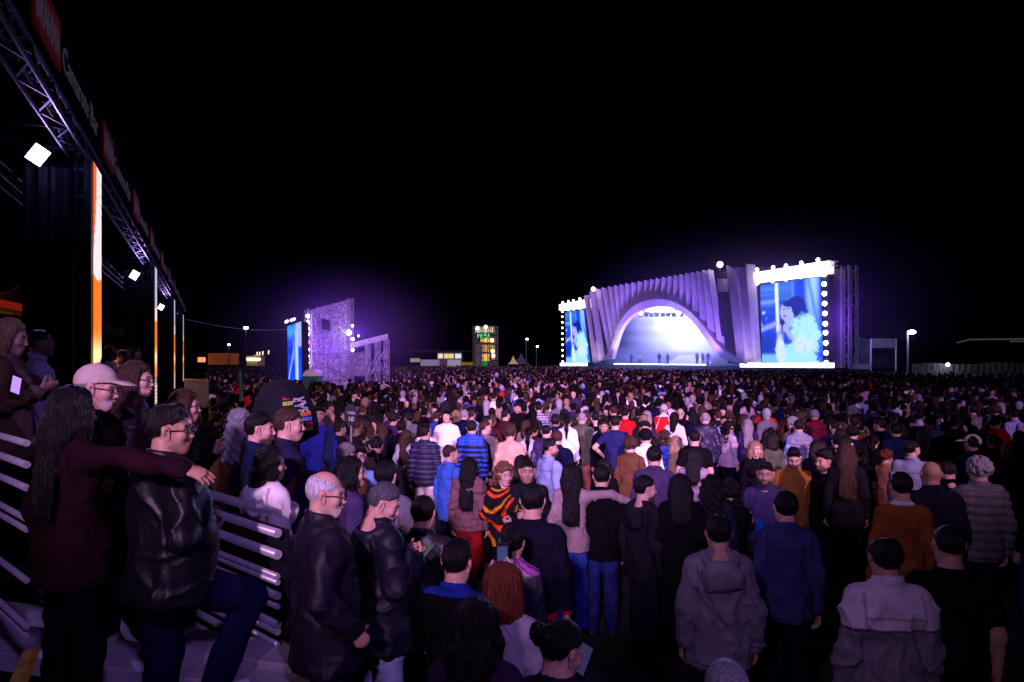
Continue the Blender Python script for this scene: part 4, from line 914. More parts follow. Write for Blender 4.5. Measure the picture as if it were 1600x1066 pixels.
smoke(ST(1120, 500, 2), (34, 14, 14.5), .026, math.atan2(SD[1], SD[0]), (.62, .42, 1))
smoke(ST(1040, 540, -3), (17, 6, 10), .11, math.atan2(SD[1], SD[0]), (.75, .82, 1))
smoke(ST(1035, 572, 13), (19, 10, 3.5), .07, math.atan2(SD[1], SD[0]), (.6, .7, 1))
cb = MB(); A_, B_ = P(290, 499, 52), P(452, 515, 62); pt = [A_.lerp(B_, i/16)-Vector((0, 0, .35*math.sin(math.pi*i/16))) for i in range(17)]; [cb.tube(p, q, .025, 5) for p, q in zip(pt, pt[1:])]; tag(cb.build('cable', STEEL), 'thin cable strung from the gantry end towards the blue oblique screen', 'cable')
# ------------------------------------------------------------------ balcony structure on the left: towers, lettered gantry, floor, drapes
GU = Vector((-.405, .914, 0)); GN = Vector((.914, .405, 0)); UPV = Vector((0, 0, 1))
def G(Y, z_=0, n=0.0): v = Vector((-6.48-(Y-10.55)*.443, Y, z_)); return v+GN*n
BLACK = mat('black_drape', (.010, .010, .014), .55, var=.3, vscale=2, bump=.3, bscale=4); TRUSS = mat('aluminium_truss', (.020, .019, .026), .55, .3)
def led(u, v):
    c = np.zeros((len(u), 3)); p = np.stack([u*3, v*18, u*0], -1); w = wob(p, (1, 1, 1), 3); w2 = wob(p*6, (1, 1, 1), 4)
    c[:] = np.outer(1+.12*w2, (1.15, .20, .018)); t = np.clip((v-.55)/.35, 0, 1)[:, None]; c = c*(1-t)+t*np.outer(1+.1*w2, (1.2, .34, .02))
    r = np.hypot((u-.0)*.28, v-.13); ph = np.arctan2(v-.13, u*.28+.02)
    m = (sm_(u*.55+.0-(.40*np.cos((v-.06)*7.0)+.02), .04))*(v < .36)*(u > .08+.9*(v-.02)*(v < .12)*0)
    stripes = .5+.5*np.sin(ph*46)
    white = np.outer(.75+.4*stripes, (1, .80, .84)); red = (1.0, .10, .02)
    edge = (u < .40*np.clip(1-(v/.30)**2, 0, 1))
    c = np.where(((v < .43-.05*u-.05*(1-u)**2) & ~edge)[:, None], white, c); c = np.where(edge[:, None], np.array((1.1, .16, .03))*(1-.3*stripes[:, None]), c)
    b = np.exp(-((v-.66)/.05)**2)*.9; c = c+np.outer(b, (.9, .75, .45)); return c
def sm_(d, s): return np.clip(.5-d/s, 0, 1) > .5
ow = ('nearest', 'second', 'third', 'farthest')
for i, Y in enumerate((10.55, 22.6, 34.9, 46.8)):
    base = G(Y); t = empty('light_tower', base); tag(t, f'{ow[i]} black tower with an orange and white light strip under the lettered gantry', 'tower', 'towers under the lettered gantry')
    def tp(b, n, m): b.V = [tuple(Vector(v)-base) for v in b.V]; return MB.build(b, n, m, t)
    zb, zt = 1.3, 5.88; o = G(Y, zb, .004); nx, nz = 16, 160
    U, Vv = np.meshgrid(np.linspace(0, 1, nx), np.linspace(0, 1, nz)); u, v = U.ravel(), Vv.ravel()
    V = np.array([o+GU*(.06+.86*a)+UPV*((zt-zb)*(1-b_))-base for a, b_ in zip(u, v)]); ii = np.arange(nx*nz).reshape(nz, nx)
    Q = np.stack([ii[:-1, :-1], ii[1:, :-1], ii[1:, 1:], ii[:-1, 1:]], -1).reshape(-1, 4)
    col = led(u, v)
    if i: col = np.where((v < .30)[:, None], np.outer(.7+.3*np.sin(v*300), (.8, .7, .95)), col); col = np.where((v > .80)[:, None], np.outer(.7+.4*np.sin(v*240), (1, .75, .7)), col)
    link('light_strip', npmesh('light_strip', V, Q, PIC, np.c_[col, np.ones(len(col))]), None, t)
    b = MB(); b.obox(G(Y, zb-.2, -.02), GU*.98, -GN*.10, (0, 0, zt-zb+.25)); tp(b, 'strip_casing', BLACK)
    b = MB(); q = G(Y, 0, -.16)
    for a_ in (0, .8): 
        b.truss(q+GU*(.10+a_*.9), q+GU*(.10+a_*.9)+UPV*6.15, .16, .02, .3)
    for k in range(11): b.obox(q+GU*.0-GN*.08+UPV*(1.5+k*.42), GU*.03, GN*.14, (0, 0, .05))
    tp(b, 'truss', TRUSS)
    b = MB(); nn = 12; V = []; w_ = .62
    for j in range(25):
        for k in range(nn+1): V.append(q-GN*(.12+w_*k/nn)+GU*(.025*math.sin(k*1.9+j*.1))+UPV*(.0+5.72*j/24))
    b.V = V; b.Fc = [(j*(nn+1)+k+1, j*(nn+1)+k, (j+1)*(nn+1)+k, (j+1)*(nn+1)+k+1) for j in range(24) for k in range(nn)]
    tp(b, 'drape', BLACK)
    b = MB(); f0 = q-GN*(.13+w_)-GU*.05; b.obox(q-GN*.12+GU*.9, -GN*w_, GU*.03, (0, 0, 5.7)); tp(b, 'back_drape', BLACK)
    lamp('POINT', q-GN*.25-GU*.55+UPV*5.75, None, 10, (.30, .28, 1), .1)
gt = empty('gantry', G(2)); tag(gt, 'long black gantry board with red and grey lettering running above the towers', 'gantry'); go = Vector(gt.location)
def gp(b, n, m): b.V = [tuple(Vector(v)-go) for v in b.V]; return MB.build(b, n, m, gt)
b = MB(); b.obox(G(1.0, 6.18, .0), GU*(50/.914), -GN*.05, (0, 0, .72)); gp(b, 'fascia', mat('black_fascia', (.002, .002, .003), .9, spec=.01))
b = MB(); a0, a1 = G(1.0, 6.0, -.17), G(49, 6.0, -.17); b.truss(a0, a1, .24, .028, .55); b.truss(G(1, 5.95, -1.6), G(49, 5.95, -1.6), .22, .022, .7)
for k in range(46): p = G(1.5+k*1.02, 6.05, -.2); b.tube(p, p-GN*1.4, .022, 6)
gp(b, 'truss', TRUSS)
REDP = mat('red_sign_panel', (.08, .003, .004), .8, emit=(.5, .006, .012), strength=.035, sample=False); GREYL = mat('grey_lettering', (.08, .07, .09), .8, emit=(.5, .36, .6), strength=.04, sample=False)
for k in range(10):
    Y = 6.9+4.55*k
    b = MB(); b.obox(G(Y, 6.22, .03), GU*1.35, -GN*.025, (0, 0, .60)); sp = gp(b, 'red_sign', REDP)
    text('sign_lettering', 'BRAHMA', .34, GREYL, G(Y, 6.34, .034)+GU*.08-go, GU, UPV, gt, 1.19, bold=.015)
    text('board_lettering', 'Camarote', .32, GREYL, G(Y, 6.37, .006)+GU*1.62-go, GU, UPV, gt, 1.95, bold=.01); text('board_lettering', 'Bar', .34, GREYL, G(Y, 6.36, .006)+GU*3.75-go, GU, UPV, gt, .75, bold=.01)
FLB = mat('flood_body', (.02, .02, .025), .5); FLW = glow('flood_lens', (1, .96, 1), 9)
for i, (x, y, Y, s, lab) in enumerate(((59, 242, 9.6, .165, 'large square floodlight hanging beside the nearest light tower'), (210, 430, 21.5, .17, 'square floodlight hanging beside the second light tower'), (251.5, 480, 33.6, .17, 'small floodlight hanging beside the third light tower'))):
    c = P(x, y, Y); e = empty('floodlight', c); tag(e, lab, 'floodlight'); d = (Vector((1.5, 2 if i == 0 else 8, 1.2))-c).normalized(); e.rotation_euler = (d.to_track_quat('-Z', 'Y').to_matrix().to_4x4() @ Matrix.Rotation(R(28), 4, 'Z')).to_euler()
    h = s*.62; MB().box((-h, -h*1.2, -.02), (h, h*1.2, -.005)).build('lens', FLW, e); MB().box((-h*1.12, -h*1.3, -.004), (h*1.12, h*1.3, .07)).build('housing', FLB, e)
    b = MB(); b.tube((-h*1.2, 0, .03), (-h*1.2, 0, .25), .012); b.tube((h*1.2, 0, .03), (h*1.2, 0, .25), .012); b.tube((-h*1.2, 0, .25), (h*1.2, 0, .25), .012); b.build('bracket', FLB, e)
    lamp('SPOT', c+d*.06, c+d*3, (240, 400, 400)[i], (.45, .28, 1), .15, 84, .8)
# raised floor, back wall, ceiling drapes, bar
vf = MB(); vf.obox(G(3.2, 0, -.75), GU*(46/.914), -GN*16, (0, 0, 1.3)); tag(vf.build('balcony_floor', mat('dark_boards', (.02, .018, .02), .8, var=.3)), 'raised black floor of the balcony behind the light towers', 'platform')
bw = MB(); bw.obox(G(3, 1.3, -12), GU*(46/.914), -GN*.2, (0, 0, 6)); tag(bw.build('back_wall', mat('black_wall', (.012, .010, .012), .9)), 'black rear wall of the balcony behind the standing guests', 'wall')
DRP = mat('brown_drape', (.16, .09, .045), .85, var=.3, vscale=3, bump=.3, bscale=6)
for j, (n0, z0) in enumerate(((-3.2, 4.9), (-5.6, 5.2), (-8.0, 4.7))):
    b = MB(); V = []
    for i in range(61):
        for k in range(9):
            s = k/8; V.append(G(4+i*.7, z0-.42*math.sin(math.pi*((i*.7/5.5+j*.4) % 1))-.25*math.sin(math.pi*s)+.03*math.sin(i*1.7+k), n0-1.9*s))
    b.V = V; b.Fc = [(i*9+k, i*9+k+1, (i+1)*9+k+1, (i+1)*9+k) for i in range(60) for k in range(8)]
    tag(b.build('ceiling_drape', DRP, smooth=True), ('swagged brown ceiling drape nearest the light towers', 'middle swagged brown ceiling drape over the balcony', 'swagged brown ceiling drape deepest inside the balcony')[j], 'drape', 'drapes swagged under the balcony roof')
lamp('POINT', G(13, 3.6, -6.5), None, 150, (1, .42, .10), .3); lamp('POINT', G(24, 3.6, -6), None, 170, (1, .45, .10), .3)
br = empty('bar_sign', P(30, 500, 13.5)); tag(br, 'dim red illuminated band hanging over the balcony bar', 'sign'); bo = Vector(br.location)
b = MB(); A, B = P(-20, 476, 14), P(58, 492, 15.5); b.hull([A, B, B+Vector((0, .1, 0)), A+Vector((0, .1, 0))]+[v+Vector((0, 0, .16)) for v in (A, B, B+Vector((0, .1, 0)), A+Vector((0, .1, 0)))]); b.obox(P(60, 519, 15.5), P(71, 519, 15.5)-P(60, 519, 15.5), (0, .1, 0), (0, 0, .36)); b.V = [tuple(Vector(v)-bo) for v in b.V]; b.build('red_band', glow('red_band', (.30, .012, .008), .55), br)
es = empty('exit_sign', P(75.5, 495, 12)); tag(es, 'small green lit sign above an amber lit panel beside the nearest tower', 'sign')
MB().box((-.035, 0, -.055), (.035, .04, .055)).build('green_face', glow('green_face', (.01, .55, .03), .8), es); MB().box((-.035, 0, -.24), (.035, .04, -.10)).build('amber_face', glow('amber_face', (.5, .27, .04), .45), es)

# ------------------------------------------------------------------ bleacher: tube railing, benches, steps
RT, RNn = Vector((-.75, .66, 0)), Vector((.66, .75, 0)); BT = mat('bleacher_aluminium', (.62, .60, .68), .30, .4, var=.15, vscale=20)
rl = empty('guard_rail', RNn*2.0); tag(rl, 'rail of stacked aluminium tubes along the edge of the bleacher', 'railing'); ro = Vector(rl.location)
def rp(b, n, m): b.V = [tuple(Vector(v)-ro) for v in b.V]; return MB.build(b, n, m, rl)
for q_, r_ in ((.43, .027), (.485, .025), (.545, .026), (.605, .016), (.622, .016), (.66, .022), (.69, .015), (.74, .02), (.76, .02), (.795, .014), (.83, .024), (.875, .02), (.92, .018), (1.0, .024), (1.06, .016), (1.15, .026), (1.20, .016), (1.30, .024), (1.40, .026), (1.44, .02)):
    c0 = 2.0; zz = CAMZ-q_*c0
    if zz < .04: continue
    b = MB(); b.tube(RNn*c0+RT*10.5+UPV*zz, RNn*c0+RT*3.50+UPV*zz, r_, 12); q2 = rp(b, 'rail_tube', BT); q2.data.polygons.foreach_set('use_smooth', [len(p.vertices) == 4 for p in q2.data.polygons])
b = MB()
for s in (5.2, 6.9, 8.6, 10.3):
    b = MB(); b.tube(RNn*2.03+RT*s, RNn*2.03+RT*s+UPV*1.93, .028, 8); rp(b, 'post', BT)
b = MB(); b.obox(RNn*2.06+RT*3.5+UPV*.1, RT*7, RNn*.01, (0, 0, 1.74)); rp(b, 'backing_sheet', BLACK)
r2 = empty('guard_rail', RNn*.9+RT*3.5); tag(r2, 'short stack of aluminium tubes at the far left edge beside the maroon coat', 'railing'); q3 = Vector(r2.location)
for q_, r_ in ((.435, .016), (.548, .017), (.668, .016), (.83, .014), (.885, .014), (1.15, .014), (1.39, .014), (1.44, .012)):
    zz = CAMZ-q_*.9; b = MB(); b.tube(RNn*.9+RT*7+UPV*zz-q3, RNn*.9+RT*3.82+UPV*zz-q3, r_, 12); q2 = b.build('rail_tube', BT, r2); q2.data.polygons.foreach_set('use_smooth', [len(p.vertices) == 4 for p in q2.data.polygons])
b = MB(); b.tube(RNn*.93+RT*6-q3, RNn*.93+RT*6+UPV*2.4-q3, .018, 8); b.build('post', BT, r2)
# deck under the feet of the people on the bleacher, as open steps of boards
VP = mat('bleacher_board', (.42, .40, .46), .6, .3, var=.2, vscale=6)
def board(x0, y0, x1, y1, Y0, Y1, hpx, dep, lab, nm='bleacher_board'):
    A, B = P(x0, y0, Y0), P(x1, y1, Y1); d = (B-A); n = Vector((-d.y, d.x, 0)).normalized(); n = n if n.y > 0 else -n; h = hpx/F*(Y0+Y1)/2
    b = MB(); b.hull([A-UPV*h, B-UPV*h, B-UPV*h+n*dep, A-UPV*h+n*dep, A, B, B+n*dep, A+n*dep]); o = b.build(nm, VP); bv = o.modifiers.new('edge', 'BEVEL'); bv.width = .006; bv.segments = 2
    return tag(o, lab, 'step', 'boards of the bleacher steps')
board(-60, 962, 470, 1042, 3.95, 3.6, 24, .26, 'upper long purple bleacher step under the couple')
board(-60, 1012, 470, 1084, 3.75, 3.4, 30, .26, 'lower long purple bleacher step at the bottom left')
sp = MB(); sp.obox(P(348, 1090, 3.4), P(364, 1090, 3.4)-P(348, 1090, 3.4), (0, .03, 0), P(350, 968, 3.55)-P(348, 1090, 3.4)); tag(sp.build('bleacher_support', VP), 'pale upright steel strut between the lower bleacher steps', 'strut')
yb = MB(); yb.obox(P(8, 1080, 2.5), P(34, 1080, 2.5)-P(8, 1080, 2.5), (0, .02, 0), P(36, 1018, 2.9)-P(8, 1080, 2.5)); tag(yb.build('warning_board', mat('yellow_paint', (.40, .26, .02), .6, var=.4, vscale=12)), 'yellow painted board leaning at the foot of the bleacher', 'board')
TEAL = mat('teal_step_edge', (.30, .42, .46), .45, .4)
for k, (x0, y0, x1, Y) in enumerate(((590, 948, 658, 4.6), (588, 993, 634, 4.35), (640, 1008, 690, 4.2), (560, 1030, 600, 4.1))):
    A, B = P(x0, y0, Y), P(x1, y0+(x1-x0)*.2, Y-.15)
    b = MB(); b.hull([A-UPV*.035, B-UPV*.035, B-UPV*.035+Vector((.1, .28, 0)), A-UPV*.035+Vector((.1, .28, 0)), A, B, B+Vector((.1, .28, 0)), A+Vector((.1, .28, 0))]); tag(b.build('stair_tread', TEAL), ('topmost', 'second', 'third', 'lowest')[k]+' dull teal stair tread beside the person in light jeans', 'step', 'stair treads down to the field')
# ------------------------------------------------------------------ the people nearest the viewer
BLK, CHAR, NAVY, WHT, LAV = (.005, .004, .006), (.011, .010, .013), (.005, .006, .026), (.78, .74, .76), (.42, .38, .52)
GRY, LGR, BEI, PEACH, RED, MAR = (.10, .095, .11), (.26, .25, .28), (.34, .25, .18), (.58, .33, .22), (.50, .012, .012), (.045, .010, .016)
BLU, LBL, PUR, OLV, MUS, BRN, TAU = (.018, .05, .30), (.20, .28, .48), (.035, .018, .07), (.085, .085, .055), (.26, .085, .02), (.10, .045, .022), (.17, .12, .11)
JEAN, LJEAN, DJ, CREAM = (.016, .024, .12), (.34, .40, .60), (.006, .008, .02), (.60, .54, .56)
HB, HD, HBR, HLB, HG, HAU, HW = (.004, .003, .0035), (.010, .006, .005), (.045, .022, .012), (.26, .16, .09), (.26, .25, .27), (.13, .030, .015), (.5, .48, .52)
S1, S2, S3 = (.52, .30, .23), (.40, .22, .15), (.17, .085, .055)
REFS = []; JJ = {}
def H(px, py, face, sex, hair, hcol, top, tcol, lcol, label, ref=None, h=None, Y=None, skin=S1, z0=0, **kw):
    h = h or (1.62 if sex == 'f' else 1.75)
    if Y is None: Y = F*(CAMZ-z0-h)/(py-HY); zf = z0
    else: zf = CAMZ-(py-HY)/F*Y-h
    o = person(((px-800)/F*Y, Y, zf), face, h, sex, hair, hcol, top, tcol, lcol, label, skin, **kw)
    pk = {k: v for k, v in kw.items() if k in ('L', 'Rr', 'fat', 'legL', 'legR', 'lean', 'yaw', 'pitch', 'roll', 'spread')}
    JJ[o] = joints(sex, **pk); REFS.append((px, py, Y, ref)); return o
def world(o, p): return Matrix.LocRotScale(o.location, o.rotation_euler, o.scale) @ Vector(p)
def phone(loc, aim, label, lit=(.12, .16, .30), st=.6, tilt=0):     # aim: where the screen looks
    q = (Vector(aim)).to_track_quat('-Y', 'Z').to_matrix().to_4x4() @ Matrix.Rotation(R(tilt), 4, 'Y')
    b = MB().box((-.037, -.004, -.078), (.037, .004, .078)); o = b.build('phone', mat('phone_black', (.012, .012, .015), .25)); bv = o.modifiers.new('edge', 'BEVEL'); bv.width = .006; bv.segments = 3
    MB().box((-.029, -.0052, -.056), (.029, -.0045, .056)).build('screen', glow('phone_screen', lit, st), o)
    b = MB(); b.box((-.03, .0042, .035), (-.006, .006, .07)); b.build('camera_block', mat('phone_lens', (.05, .05, .06), .2), o)
    o.location = loc; o.rotation_euler = q.to_euler(); return tag(o, label, 'phone')
# --- on the bleacher
w1 = H(112, 606, 28, 'f', 'verylong', HB, 'jacket', (.018, .005, .010), BLK, 'person in maroon coat with an arm round the leather jacketed person', 'person in maroon coat', 1.68, 3.15, skin=S2, L='down', Rr=((.26, .02, .0), (.48, .13, -.05), 'relax'), shoe=(.03, .015, .015))
w2 = H(262, 634, 42, 'm', 'fade', HB, 'leather', (.006, .005, .010), (.005, .007, .034), 'person in shiny black leather jacket with one knee raised, held by companion', 'knee raising leather jacket person', 1.76, 3.38, skin=S2, yaw=30, pitch=-2, fat=.075, L='front', Rr='front', glasses=True, shoe=(.6, .58, .6), legR=((.13, .36, .74), (.15, .16, .36)), seed=3)
H(150, 571, 80, 'm', 'short', HG, 'jacket', BLK, BLK, 'person in beige cap with grey beard looking right behind the couple', 'person in beige cap', 1.78, 3.75, head='old', hat='cap', hatcol=(.50, .40, .34), glasses=True, pitch=6)
H(212, 566, 68, 'f', 'verylong', HBR, 'leather', (.05, .018, .024), BLK, 'person with long brown hair and glasses in maroon jacket beside cap wearer', 'maroon jacket person behind the cap', 1.66, 4.3, glasses=True, yaw=15)
H(287, 610, 70, 'f', 'long', HBR, 'jacket', BLK, BLK, 'person with shoulder length brown hair in profile above the leather jacket', 'brown haired profile person', 1.64, 4.7, glasses=True, L='phone', Rr='phone')
H(274, 633, 55, 'm', 'receding', HB, 'jacket', CHAR, BLK, 'person with receding dark hair peeking out behind the leather jacket', None, 1.72, 4.1)
H(374, 640, 10, 'f', 'wavy', HG, 'coat', BRN, BLK, 'person with wavy grey hair and white collar seen from behind', 'wavy grey haired person', 1.64, 6.0, pat='whitecollar')
H(404, 644, 62, 'm', 'short', HB, 'coat', (.010, .014, .05), BLK, 'bearded person in long dark blue coat left of the umbrella', 'bearded dark blue coat person', 1.76, 4.95, head='beard', yaw=15, L='pocket', Rr='pocket')
um = H(450, 637, 62, 'm', 'short', HBR, 'jacket', (.018, .014, .042), CREAM, 'person in navy jacket with brown shoulder strap before the black umbrella', 'brown strap person', 1.78, 5.0, pat='strap', yaw=15, L='pocket', Rr='pocket')
H(421, 700, 40, 'f', 'wavy', HB, 'hoodie', WHT, BLK, 'person with dark wavy hair in white hooded top behind the rail', 'white hooded top person', 1.60, 4.4, yaw=20)
w3 = H(506, 735, 62, 'm', 'fringe', HW, 'parka', (.012, .009, .022), (.01, .01, .03), 'balding white haired person with glasses in a bulky black parka', 'white haired parka person', 1.76, 3.55, head='old', glasses=True, yaw=22, pitch=4, fat=.03, L='pocket', Rr='pocket', pat='nohood')
w4 = H(598, 756, 55, 'f', 'short', (.07, .066, .08), 'parka', (.009, .008, .020), LJEAN, 'short grey haired person in black parka and pale jeans reading a phone', 'pale jeans parka person', 1.66, 3.95, yaw=32, pitch=22, head='old', L='phone', Rr='phone', seed=2)
J = JJ[w4]; ph = (J['wr', 1]+J['wr', -1])/2+A3(0, .11, .02); phone(world(w4, ph), world(w4, J['hc'])-world(w4, ph), 'phone held at chest height by the pale jeans person', (.16, .20, .26), .4)
H(548, 715, 60, 'f', 'verylong', HB, 'jumper', (.05, .035, .10), BLK, 'person with long straight dark hair behind the white haired person', 'long dark haired person behind the parka', 1.64, 4.9, yaw=12)
H(602, 720, 15, 'm', 'short', HB, 'hoodie', (.14, .13, .17), DJ, 'person in grey hooded top with folded arms above the phone reader', 'grey hooded top person', 1.72, 5.2, L='crossed', Rr='crossed')
H(540, 692, 30, 'm', 'short', HG, 'jacket', BRN, DJ, 'grey haired person in brown jacket behind the long dark haired person', None, 1.72, 6.3)
H(558, 694, 160, 'm', 'full', HD, 'shirt', (.16, .26, .5), DJ, 'person in pale blue shirt facing back past the grey haired person', None, 1.70, 6.5, Rr='raised')
H(499, 634, 165, 'm', 'full', HB, 'jumper', (.02, .025, .22), DJ, 'young person in bright blue jumper turned to the camera right of umbrella', 'bright blue jumper person', 1.66, 9.2, skin=S2)
# --- on the balcony at the far left
b1 = H(14, 500, 70, 'f', 'long', HLB, 'jacket', (.09, .055, .035), BLK, 'person in patchwork beige jacket holding a bright phone at far left', 'patchwork jacket person', 1.66, 4.4, pat='patch', L='phone', Rr='phone', pitch=10)
phone(P(24, 602, 4.25), (.93, -.18, .30), 'lit violet phone held by the patchwork jacket person', (.55, .30, 1), 1.1, 25)
H(62, 516, 50, 'm', 'short', HB, 'shirt', (.36, .32, .50), BLK, 'person in pale lavender shirt leaning beside the nearest tower', 'lavender shirt person', 1.74, 6.3, skin=S3, yaw=20)
for i, (x, y, Yy, sx, hr, tc, lb) in enumerate(((172, 541, 10.5, 'f', 'long', WHT, 'long haired person in white on the balcony right of the nearest light strip'), (183, 547, 11.5, 'm', 'short', CHAR, 'dark dressed person on the balcony behind the white clothed one'), (192, 545, 10.8, 'm', 'fringe', LAV, 'balding person in pale shirt on the balcony between two white tops'), (204, 546, 11.2, 'f', 'bob', BEI, 'bob haired person in beige on the balcony behind towers'), (210, 543, 12.2, 'm', 'short', WHT, 'rearmost person in white shirt on the balcony'))):
    H(x, y, 60, sx, hr, HD, 'shirt', tc, BLK, lb, None, 1.7 if sx == 'm' else 1.62, Yy, yaw=10)
# --- field, near rows
H(661, 775, 15, 'm', 'short', HB, 'leather', (.016, .013, .018), DJ, 'short dark haired person in black leather jacket left of the raised phone', 'leather jacket person below blue shirt', Y=4.75, seed=6)
w5 = H(713, 846, 20, 'm', 'fade', HB, 'jacket', BLK, DJ, 'young person with faded haircut and blue collar filming with a phone', 'filming person with faded haircut', 1.66, 3.6, L=((-.02, .24, -.14), (-.23, .40, .02), 'grip'), Rr=((.08, .22, -.14), (.0, .42, .02), 'grip'), pat='bluecollar')
J = JJ[w5]; ph = (J['wr', 1]+J['wr', -1])/2+A3(0, .06, .13)
phone(world(w5, ph), (.10, -1, .1), 'black phone raised overhead to film, showing a small bright picture', (.10, .13, .42), .45)
H(800, 822, 15, 'f', 'pony', HB, 'leather', (.03, .026, .05), DJ, 'black haired person in leather jacket with striped pink scarf', 'pink scarf person', 1.66, 4.35, pat='pinkscarf')
H(786, 884, 8, 'f', 'bob', HAU, 'jumper', (.40, .37, .42), DJ, 'person with a glossy auburn bob and pale grey top seen from behind', 'auburn bob person', 1.60, 3.25)
H(742, 938, 10, 'f', 'long', HB, 'coat', (.03, .012, .04), BLK, 'person with loose black hair nearest the bottom centre edge', 'black haired person at the bottom edge', 1.62, 2.65)
w6 = H(876, 972, 32, 'f', 'bun', HB, 'coat', (.02, .016, .03), BLK, 'person with a dark hair bun looking down at a phone', 'hair bun person', 1.62, 2.55, pitch=18, yaw=25, L='phone', Rr='phone')
phone(P(912, 1030, 2.75), (-.6, -.55, .3), 'dim phone in front of the hair bun person', (.07, .07, .22), .4, 10)
H(1136, 1030, 5, 'm', 'buzz', HG, 'jacket', BLK, DJ, 'top of a cropped grey head at the bottom edge', 'cropped grey head', 1.72, 2.35, head='old')
H(832, 756, 10, 'm', 'short', HB, 'jumper', (.008, .007, .018), DJ, 'person in plain black jumper with a bright red hem', 'red hem jumper person', 1.80, 4.85, pat='redhem')
H(1123, 806, 8, 'm', 'short', HB, 'parka', (.15, .135, .16), DJ, 'person in long grey hooded parka seen from behind', 'grey hooded parka person', Y=4.6, skin=S2, seed=4)
H(1228, 768, 5, 'm', 'short', HB, 'shirt', (.045, .05, .15), DJ, 'person in blue denim shirt with short black hair seen from behind', 'denim shirt person', 1.78, 5.1, seed=5)
H(1384, 838, 5, 'm', 'receding', HB, 'windbreaker', (.50, .44, .50), DJ, 'person in pale grey windbreaker with darker back panel at lower right', 'pale windbreaker person', 1.80, 3.85, pat='yoke', skin=S2, seed=1)
H(1483, 820, 8, 'm', 'buzz', HB, 'tee', BLK, CREAM, 'broad person in black t-shirt with shaved head right of the windbreaker', 'shaved head person', 1.82, 4.05, skin=S2, fat=.04)
H(1408, 738, 6, 'm', 'short', HB, 'jumper', MUS, DJ, 'person in mustard jumper with white collar behind the windbreaker', 'mustard jumper person', 1.76, 5.7, pat='whitecollar')
H(1530, 716, 6, 'm', 'curly', HG, 'puffer', (.12, .115, .13), DJ, 'curly grey haired person in quilted grey jacket near the right edge', 'quilted grey jacket person', 1.74, 6.3)
H(1455, 720, 8, 'm', None, HB, 'coat', (.014, .012, .03), DJ, 'bald person in dark navy coat between mustard jumper and quilted jacket', 'bald navy coat person', 1.80, 6.1, skin=S2, fat=.02)
